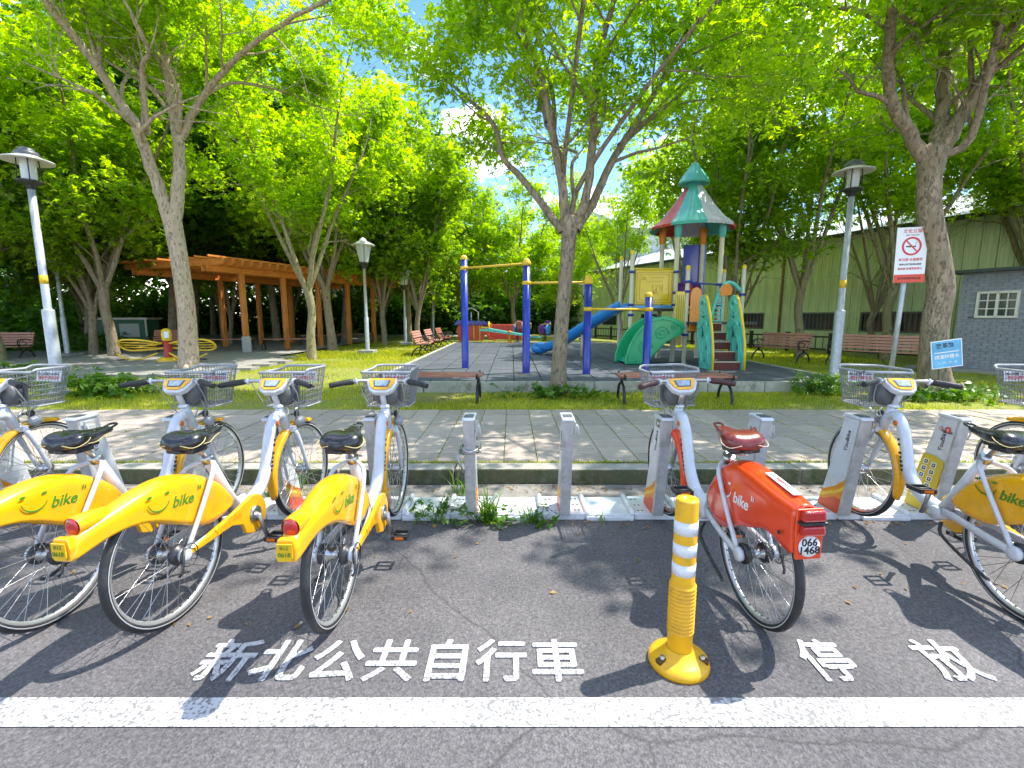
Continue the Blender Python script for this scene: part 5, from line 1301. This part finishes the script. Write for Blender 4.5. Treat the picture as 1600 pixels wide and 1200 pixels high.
# centre
Y = 7.95; B = Vector((at(872,612,Y).x, Y, .1)); g = Grow(23, 4.3)
la = lambda pts: limbs_at(B, Y, pts)
tr = la([(872,616),(874,560),(878,500),(883,440),(888,385),(890,350)])
g.mb.tube(catmull(tr,4), lerpr([.15,.125,.118,.115,.12,.14],4), 14, False)
g.mb.ball(tr[-1], 0.142, 14, 9, (1,1,1.15))
for a in (.3,1.9,3.2,4.6): g.mb.tube([tr[0]+Vector((.13*math.cos(a),.13*math.sin(a),.14)),tr[0]+Vector((.24*math.cos(a),.24*math.sin(a),-.05))],[.05,.03],6)
for pts, r0, r1, kids in (
    ([(878,362),(846,318,.1),(815,278,.2),(786,246,.3),(774,200,.5),(748,168,.7),(700,128,1.1),(650,85,1.4)], .07,.02,5),
    ([(884,358),(880,300,-.1),(868,230,-.2),(856,165,-.3),(843,112,-.3),(820,50,-.4),(792,-30,-.6)], .085,.035,5),
    ([(856,190,-.2),(840,140,.2),(822,85,.5),(780,20,.9),(750,-30,1.2)], .045,.02,4),
    ([(892,352),(896,310,.1),(893,260,.3),(902,240,.4),(880,232,.6),(860,225,.8)], .04,.015,2),
    ([(896,356),(916,310,-.1),(925,240,-.2),(929,170,-.3),(932,100,-.4),(948,40,-.5),(968,-30,-.8)], .08,.035,5),
    ([(930,120,-.4),(958,70,-.1),(985,30,.3),(1010,-30,.6)], .045,.02,4),
    ([(900,360),(925,318,.1),(955,255,.2),(985,205,.2),(1020,150,.1),(1058,80,-.2),(1090,10,-.5)], .085,.03,5),
    ([(968,228,.2),(1010,190,.6),(1060,150,1.0),(1110,85,1.4),(1160,0,1.8)], .055,.02,5),
    ([(866,225,-.2),(864,150,.2),(845,70,.6),(838,-10,.9)], .04,.02,4)):
    g.limb(la(pts), r0, r1, kids, 9, 1.35)
for e_ in (Vector((3.2,-3.0,6.4)), Vector((.2,-3.1,6.8))): g.limb([la([(890,352)])[0], Vector((e_.x*.12,e_.y*.05,3.6)), Vector((e_.x*.5,e_.y*.42,5.1)), e_], .06, .02, 6, 6, 1.4)  # forward limbs added above the view to throw dappled shade on the road
make_tree('tree', 'slender brown tree with vase-shaped limbs growing in the middle, in front of the pull-up bars', 'tree', B, g, m_bark, m_leafA, 5, .19, .11, .021, seed=2)
# right
Y = 7.9; B = Vector((at(1465,615,Y).x, Y, .1)); g = Grow(37, 5.3)
la = lambda pts: limbs_at(B, Y, pts)
tr = la([(1463,618),(1458,560),(1462,500),(1470,450),(1462,390),(1452,330),(1452,280),(1455,245)])
g.mb.tube(catmull(tr,4), lerpr([.27,.195,.185,.185,.175,.165,.16,.175],4), 16, False)
g.mb.ball(tr[-1], 0.185, 14, 9, (1,1,1.15))
for a in (.2,1.4,2.7,3.8,5.2): g.mb.tube([tr[0]+Vector((.24*math.cos(a),.24*math.sin(a),.22)),tr[0]+Vector((.42*math.cos(a),.42*math.sin(a),-.06))],[.09,.06],6)
for pts, r0, r1, kids in (
    ([(1456,272),(1438,238),(1418,203,-.1),(1396,165,-.2),(1388,120,-.3),(1390,60,-.5),(1398,-30,-.9)], .12,.06,5),
    ([(1456,268),(1468,215,.1),(1472,185,.2),(1474,120,.3),(1478,50,.4),(1490,-40,.5)], .13,.07,5),
    ([(1459,272),(1480,215),(1512,165,.0),(1545,110,-.2),(1580,45,-.4),(1620,-40,-.7)], .13,.07,6),
    ([(1462,260,0),(1484,225,.25),(1500,190,.8),(1490,120,1.5),(1510,40,2.1),(1520,-30,2.6)], .07,.03,5),
    ([(1388,45,-.5),(1350,20,-.2),(1290,10,.3),(1210,5,.9)], .05,.02,5),
    ([(1474,70,.3),(1440,45,-.3),(1400,20,-.9)], .05,.02,4)):
    g.limb(la(pts), r0, r1, kids, 9, 1.5)
for e_ in (Vector((-1.4,-2.2,6.9)),): g.limb([la([(1455,245)])[0], Vector((e_.x*.12,e_.y*.08,4.1)), Vector((e_.x*.5,e_.y*.45,5.4)), e_], .08, .025, 7, 6, 1.5)  # one more unseen limb, added to shade the road
make_tree('tree', 'stout gnarled brown tree with the light blue notice on its trunk, at the right', 'tree', B, g, m_bark, m_leafA, 6, .21, .12, .024, seed=3)

# --- generic trees
def generic(seed, H, trunk_h, r, nl, spreadr, zmin, klen=1.5, kids=5):
    g = Grow(seed, zmin); q = random.Random(seed)
    lean = Vector((q.gauss(0,.12), q.gauss(0,.12), 0))
    pts = [Vector((0,0,-.1)), lean*.3+Vector((0,0,trunk_h*.35)), lean*.7+Vector((q.gauss(0,.06),0,trunk_h*.7)), lean+Vector((0,0,trunk_h))]
    g.mb.tube(catmull(pts,4), lerpr([r*1.25,r,r*.92,r*.98],4), 10, False)
    top = pts[-1]; g.mb.ball(top, r*1.0, 10, 7, (1,1,1.2))
    for k in range(nl):
        a = 2*math.pi*(k+q.uniform(-.3,.3))/nl; sp_ = spreadr*q.uniform(.6,1.1); hh = (H-trunk_h)*q.uniform(.75,1.0)
        c, s_ = math.cos(a), math.sin(a)
        L = [top-Vector((0,0,.12)), top+Vector((c*sp_*.22,s_*sp_*.22,hh*.22)), top+Vector((c*sp_*.5+q.gauss(0,.12),s_*sp_*.5+q.gauss(0,.12),hh*.5)), top+Vector((c*sp_*.8,s_*sp_*.8+q.gauss(0,.15),hh*.78)), top+Vector((c*sp_,s_*sp_,hh))]
        g.limb(L, r*.6, r*.2, kids, 7, klen, start=.2)
    return g
protos = {}
def proto_tree(key, g, bark, leaf, per, spread, ll, lw, seed):
    t = bpy.data.meshes.new('x'); bpy.data.meshes.remove(t)
    protos[key] = (g.mb.mesh('trunk', bark), leaf_mesh('crown', g.anch, per, spread, ll, lw, leaf, np.random.default_rng(seed)))
def put(key, label, x, y, rz=0, s=1, group=None, sz=None, lean=(0,0), z=.1):
    t = thing('tree', label, 'tree', (x,y,z), rz, group); t.scale = (s,s,sz or s); t.rotation_euler = (lean[0],lean[1],rz)
    for nm, me in zip(('trunk','crown'), protos[key]): obj(nm, me, t, (0,0,0))
    return t
proto_tree('a', generic(101, 7.6, 2.0, .15, 5, 2.6, 2.6), m_bark_mid, m_leafA, 7, .27, .15, .034, 5)
proto_tree('b', generic(102, 8.4, 2.4, .16, 5, 3.0, 2.9), m_bark, m_leafA, 7, .28, .16, .036, 6)
proto_tree('c', generic(103, 8.0, 1.6, .13, 6, 2.8, 2.0), m_bark, m_leafB, 7, .28, .16, .036, 7)
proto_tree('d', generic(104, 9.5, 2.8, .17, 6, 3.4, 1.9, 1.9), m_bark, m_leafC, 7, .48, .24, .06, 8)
proto_tree('f', generic(106, 7.8, 1.5, .1, 6, 2.5, 4.9, 1.3), m_bark, m_leafA, 6, .25, .13, .028, 11)
proto_tree('g', generic(107, 8.6, 2.2, .13, 5, 2.8, 4.4, 1.4), m_bark_mid, m_leafA, 6, .26, .135, .029, 12)
proto_tree('e', generic(105, 6.2, 1.3, .09, 5, 1.7, 1.9, 1.0, 4), m_bark, m_leafB, 5, .26, .13, .03, 9)
GW = 'trees of the dense grove behind the pergola'; GR = 'trees between the play area and the green warehouse'; GBk = 'far trees closing the view behind the play area'
put('g', 'mossy-trunked tree standing in front of the pergola, left of the first park lantern', -6.15, 14.4, .5, .98)
put('b', 'tree just right of the mossy-trunked one, its dark trunk against the pergola', -7.1, 18.6, 2.1, 1)
put('a', 'leaning tree at the far left edge with a forked trunk', -14.9, 13.6, 3.3, 1.05, lean=(0,R(6)))
put('c', 'thin dark tree behind the far-left lamp post', -14.2, 15.9, 1.0, .95)
put('b', 'twin-stemmed olive tree left of the yellow exerciser', -12.9, 15.2, 4.0, .92)
put('e', 'small crooked bare-stemmed tree seen under the pergola', -12.9, 21.5, 1.2, 1.1)
put('e', 'crooked little tree at the far end of the pergola', -5.9, 21.8, 2.9, 1.35)
put('a', 'tree behind the second park lantern', -5.4, 24.8, 5.1, 1)
put('c', 'tree leaning over the backrest benches', -4.6, 22.6, .3, 1)
put('g', 'forked tree growing between the right lamp post and the play tower', 9.2, 15.0, 1.9, 1.0)
put('f', 'thin multi-stemmed tree right of the play tower roof', 9.0, 19.2, .7, 1.0)
put('e', 'slim leafless-stemmed tree in front of the green wall, right of the stairs', 6.9, 14.6, 4.4, 1.25)
put('g', 'tree behind the no smoking sign by the warehouse windows', 11.3, 14.2, 2.7, .98)
put('g', 'tree overhanging the brick annex at the right edge', 14.2, 12.6, .9, 1.0)
rg = random.Random(77)
far_l = ['bright far tree beyond the play hut', 'bright far tree directly behind the spring riders', 'bright far tree just right of the central trunk, behind the blue slide', 
 'taller back-row tree above the play hut', 'taller back-row tree above the seesaw', 'back-row tree behind the conical tower roof', 'back-row tree behind the small lanterns', 'farthest tree left of the lantern row']
row_l = ['tree right behind the play tower stairs, close to the warehouse', 'tree behind the tower roof at the far warehouse end', 'tree beside the rusty downpipe of the warehouse', 'tree standing between the warehouse and the brick annex', 'tree behind the brick annex at the right edge']
# dense grove, left and back
k = 0
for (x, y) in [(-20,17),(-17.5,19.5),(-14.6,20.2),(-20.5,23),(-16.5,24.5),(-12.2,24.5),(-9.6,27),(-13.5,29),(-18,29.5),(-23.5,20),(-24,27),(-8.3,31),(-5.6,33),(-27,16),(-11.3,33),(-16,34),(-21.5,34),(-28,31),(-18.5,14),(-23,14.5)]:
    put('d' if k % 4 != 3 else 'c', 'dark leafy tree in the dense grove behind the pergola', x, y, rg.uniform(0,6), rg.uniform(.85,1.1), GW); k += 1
for (x, y) in [(-3,31),(0.2,30),(3.4,30),(-1.5,38),(2.2,39),(6,37),(-5,41),(-8,42)]:
    put(['b','a','b'][k % 3], far_l.pop(0), x, y, rg.uniform(0,6), rg.uniform(.72,.95), GBk); k += 1
for (x, y) in [(7.6,21.5),(6.0,26.0),(12.6,16.4),(15.0,13.8),(18.6,9.4)]:
    put(['f','g','f'][k % 3], row_l.pop(0), x, y, rg.uniform(0,6), rg.uniform(1.0,1.1), GR); k += 1
# street trees overhanging from outside the frame
put('b', 'tree at the left edge whose crown spreads over the lamp post', -15.5, 9.0, 2.2, 1.0)
put('a', 'tree beyond the right edge whose leaves hang over the brick annex', 15.5, 8.0, 4.1, 1.0)
put('b', 'leafy tree whose crown fills the top left corner', -16.5, 10.8, 1.1, 1.1)
# hedge mass behind
def leafbox(n, x0, x1, y0, y1, z0, z1, seed):
    r_ = np.random.default_rng(seed); return np.stack([r_.uniform(x0,x1,n), r_.uniform(y0,y1,n), z0+(z1-z0)*r_.random(n)**1.2], 1)
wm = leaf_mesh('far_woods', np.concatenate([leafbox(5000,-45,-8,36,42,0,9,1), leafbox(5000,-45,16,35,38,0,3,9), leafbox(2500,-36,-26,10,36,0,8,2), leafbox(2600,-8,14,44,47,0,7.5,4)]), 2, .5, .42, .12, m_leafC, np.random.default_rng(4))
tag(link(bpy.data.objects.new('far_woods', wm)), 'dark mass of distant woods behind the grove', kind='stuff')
hd = thing('hedge', 'low clipped dark hedge behind the far-left benches', 'hedge', (-19.5,17.6,.1))
obj('foliage', leaf_mesh('foliage', leafbox(1500,-5,5,-.5,.5,.05,.75,6), 2, .08, .1, .03, m_leafC, np.random.default_rng(5)), hd, (0,0,0))
mb = MB()
for i in range(12): mb.tube([(-4.6+i*.84,0,0),(-4.6+i*.84,.05,.5)], .03, 5)
mb.build('stem', m_bark, hd)

# ------------------------------------------------------------------ grass, weeds, plants, litter
m_grass = leafmat('grass_blade', (.1,.17,.012), (.44,.42,.04), .4, .6)
m_weed = leafmat('weed_blade', (.03,.1,.01), (.13,.24,.02), .35, .4)
def blades(name, P, h, wd, m, seed, lean=.5, seg=1):
    r_ = np.random.default_rng(seed); n = len(P); th = r_.uniform(0,6.283,n); H = h*r_.uniform(.4,1.3,n)
    d = np.stack([np.cos(th),np.sin(th),np.zeros(n)],1); e = np.stack([-np.sin(th),np.cos(th),np.zeros(n)],1)*wd
    l = r_.uniform(0,lean,n)[:,None]*H[:,None]; up = np.array([0,0,1.])
    V = np.stack([P-e, P+e, P+d*l*.4+up*H[:,None]*.6+e*.7, P+d*l*.4+up*H[:,None]*.6-e*.7, P+d*l+up*H[:,None]*(.95)],1).reshape(-1,3)
    F4 = (np.arange(n)[:,None]*5+np.array([0,1,2,3])); F3 = (np.arange(n)[:,None]*5+np.array([3,2,4]))
    me = bpy.data.meshes.new(name); me.vertices.add(len(V)); me.vertices.foreach_set('co', V.astype(np.float32).ravel())
    me.loops.add(n*7); idx = np.concatenate([F4.ravel(),F3.ravel()]).astype(np.int32); me.loops.foreach_set('vertex_index', idx)
    st = np.concatenate([np.arange(n)*4, n*4+np.arange(n)*3]).astype(np.int32); to = np.concatenate([np.full(n,4),np.full(n,3)]).astype(np.int32)
    me.polygons.add(2*n); me.polygons.foreach_set('loop_start', st); me.polygons.foreach_set('loop_total', to)
    me.update(calc_edges=True); me.materials.append(m); return me
def patchy(n, x0, x1, y0, y1, z, seed, thr=.42):
    r_ = np.random.default_rng(seed); p = np.stack([r_.uniform(x0,x1,n), r_.uniform(y0,y1,n), np.full(n,z)],1)
    f = .5+.25*np.sin(p[:,0]*1.7+seed)*np.cos(p[:,1]*2.3+1)+.25*np.sin(p[:,0]*.6-p[:,1]*1.1+2*seed)
    return p[f+r_.normal(0,.12,n) > thr]
P = np.concatenate([patchy(56000,-9.5,9.8,6.53,8.12,.13,1,.4), patchy(26000,6.3,13.5,8.1,12.5,.13,2,.4), patchy(30000,-7.8,-2.7,8.2,14,.13,3,.42), patchy(9000,-13,-7.5,8,9.9,.13,4,.4)])
q = thing('lawn_grass', 'short sunlit lawn grass around the benches and trunks', 'grass'); bpy.data.objects.remove(q)
tag(link(bpy.data.objects.new('lawn_grass', blades('lawn_grass', P, .045, .005, m_grass, 8))), 'patchy yellow-green lawn grass between the pavement and the play area', kind='stuff')
P = np.concatenate([patchy(30000,-7.4,-2.7,14,24,.13,5,.4), patchy(16000,6.3,11,12.5,22,.13,6,.4)])
tag(link(bpy.data.objects.new('far_grass', blades('far_grass', P, .08, .012, m_grass, 9))), 'grass under the trees beside the pergola', kind='stuff')
r_ = np.random.default_rng(3); n = 9000
xs = r_.uniform(-9,9,n); P = np.stack([xs, 4.112+r_.normal(0,.012,n), np.full(n,.135)],1)[(np.sin(xs*3.1)+np.sin(xs*1.3+1)+r_.normal(0,.7,n)) > -.9]
js = r_.integers(-29,30,2600); P2 = np.stack([js*.311+.08-.1555+r_.normal(0,.004,2600), 4.1+2.5*r_.random(2600)**1.3, np.full(2600,.138)],1)
tag(link(bpy.data.objects.new('joint_grass', blades('joint_grass', np.concatenate([P,P2]), .028, .004, m_grass, 10))), 'fringe of grass in the joint behind the kerb and between slabs', kind='stuff')

def plant(name, label, cat, x, y, z, n, h, wd, seed, m=m_weed, arch=.9):
    r = random.Random(seed); t = thing(name, label, cat, (x,y,z)); mb = MB()
    for i in range(n):
        a = r.uniform(0,6.28); H = h*r.uniform(.45,1.15); o = Vector((r.gauss(0,.03),r.gauss(0,.03),0)); c, s_ = math.cos(a), math.sin(a); q = arch*r.uniform(.3,1.1)
        ctr = [o+Vector((c,s_,0))*H*q*u*u+Vector((0,0,H*(u*1.15-.45*u*u*q))) for u in (0,.25,.5,.75,1)]
        e = Vector((-s_,c,0)); ws = [wd*.6,wd,wd*.9,wd*.55,wd*.05]
        mb.loft([[p-e*w_, p+e*w_] for p, w_ in zip(ctr, ws)], False, False)
    me = mb.mesh('foliage', m); o = bpy.data.objects.new(name+'_leaves' if False else 'blades', me); link(o, t); return t
GWd = 'weeds growing along the docking plates'
plant('weed', 'largest green weed clump at the foot of the cable-wrapped docking pillar', 'weed', -.17, 3.19, 0, 46, .24, .006, 1).__setitem__('group', GWd)
plant('weed', 'sparse weed clump on the plates left of the cable-wrapped dock', 'weed', -.52, 3.2, 0, 26, .2, .005, 2).__setitem__('group', GWd)
plant('weed', 'long-bladed weed rising behind the cable-wrapped dock', 'weed', -.42, 3.62, 0, 14, .34, .006, 3).__setitem__('group', GWd)
plant('weed', 'weed tuft midway between the two empty docks', 'weed', .12, 3.18, 0, 24, .14, .005, 4).__setitem__('group', GWd)
plant('weed', 'thin weed right of the middle empty dock', 'weed', .62, 3.19, 0, 9, .18, .004, 5).__setitem__('group', GWd)
plant('weed', 'dense grass tuft between the third and fourth bicycles from left', 'weed', -1.32, 3.2, 0, 60, .26, .006, 6).__setitem__('group', GWd)
plant('weed', 'weed clump behind the second bicycle front wheel', 'weed', -1.95, 3.66, 0, 40, .26, .006, 7).__setitem__('group', GWd)
plant('weed', 'weed clump against the kerb beside the third bicycle wheel', 'weed', -1.75, 3.6, 0, 40, .3, .006, 8).__setitem__('group', GWd)
def sprawl(label, x, y, n, sx, sz, seed):
    r_ = np.random.default_rng(seed); t = thing('weed', label, 'weed', (x,y,0), group=GWd)
    A = np.stack([r_.normal(0,sx,n), r_.normal(0,.05,n), .02+sz*r_.random(n)**1.4],1)
    obj('foliage', leaf_mesh('foliage', A, 1, .01, .05, .011, m_weed, r_, flat=.5), t, (0,0,0))
    mb = MB()
    for i in range(0,n,2): a = A[i]; mb.tube(catmull([(a[0]*.3,a[1]*.4,0),(a[0]*.75,a[1],a[2]*.8),(a[0],a[1],a[2])],2), .0018, 4)
    mb.build('stem', m_weed, t)
sprawl('broad-leaved sprawling weed under the cable-wrapped docking pillar', -.2, 3.16, 46, .13, .12, 21)
sprawl('low leafy weed on the plate edge left of the cable-wrapped dock', -.58, 3.17, 30, .09, .14, 22)
sprawl('small leafy weed between the two empty docks', .2, 3.16, 22, .08, .08, 23)
sprawl('leafy weed behind the pedal of the bicycle seen from behind', -1.28, 3.22, 34, .1, .16, 24)
def bush(label, x, y, n, sx, sy, sz, seed, ll=.12, lw=.022, m=m_weed):
    r_ = np.random.default_rng(seed); t = thing('bush', label, 'bush', (x,y,.12))
    A = np.stack([r_.normal(0,sx,n), r_.normal(0,sy,n), .05+sz*r_.random(n)],1)
    obj('foliage', leaf_mesh('foliage', A, 2, .04, ll, lw, m, r_, flat=.5), t, (0,0,0))
    mb = MB()
    for i in range(9): a = A[i]; mb.tube([(a[0]*.6,a[1]*.6,0),(a[0],a[1],a[2])], .004, 4)
    mb.build('stem', m_weed, t)
bush('spreading leafy bush at the foot of the left lamp post', -6.75, 7.75, 170, .36, .2, .3, 1)
bush('low leafy plants at the far left beside the lamp post', -9.3, 8.8, 110, .4, .25, .4, 2)
bush('leafy weeds round the foot of the middle tree', .75, 7.55, 90, .4, .12, .16, 3, .09)
bush('leafy clump left of the right-hand lamp post', 5.35, 7.9, 130, .28, .15, .3, 4, .13, .012)
bush('low leaves round the foot of the stout right-hand tree', 7.0, 7.35, 120, .55, .15, .16, 5, .09)
# fallen leaves
r_ = np.random.default_rng(12)
def litter(name, P, label, m):
    n = len(P); th = r_.uniform(0,6.28,n); s_ = r_.uniform(.008,.022,n)[:,None]
    d = np.stack([np.cos(th),np.sin(th),r_.normal(0,.15,n)],1)*s_; e = np.stack([-np.sin(th),np.cos(th),r_.normal(0,.2,n)],1)*s_*.5
    V = np.stack([P-d, P+e+[0,0,.004], P+d, P-e],1).reshape(-1,3)
    me = bpy.data.meshes.new(name); me.from_pydata(V.tolist(), [], (np.arange(n)[:,None]*4+np.arange(4)).tolist()); me.materials.append(m)
    tag(link(bpy.data.objects.new(name, me)), label, kind='stuff')
m_dry = leafmat('dry_leaf', (.16,.08,.02), (.4,.26,.08), .2, .6)
P = np.concatenate([np.stack([r_.uniform(-6,6,420), 3.15+r_.normal(0,.06,420), np.full(420,.008)],1), np.stack([r_.uniform(-6,6,500), 3.8+r_.normal(0,.05,500), np.full(500,.014)],1), np.stack([r_.uniform(-6,6,90), r_.uniform(2.0,3.1,90), np.full(90,.007)],1), np.stack([r_.uniform(-7,7,160), r_.uniform(4.2,6.5,160), np.full(160,.15)],1), np.stack([r_.uniform(-2.4,6,220), r_.uniform(8.4,14,220), np.full(220,.318)],1), np.stack([r_.uniform(-9,10,700), r_.uniform(6.6,8.1,700), np.full(700,.155)],1)])
litter('fallen_leaves', P, 'small dry leaves scattered on road, gutter and pavement', m_dry)
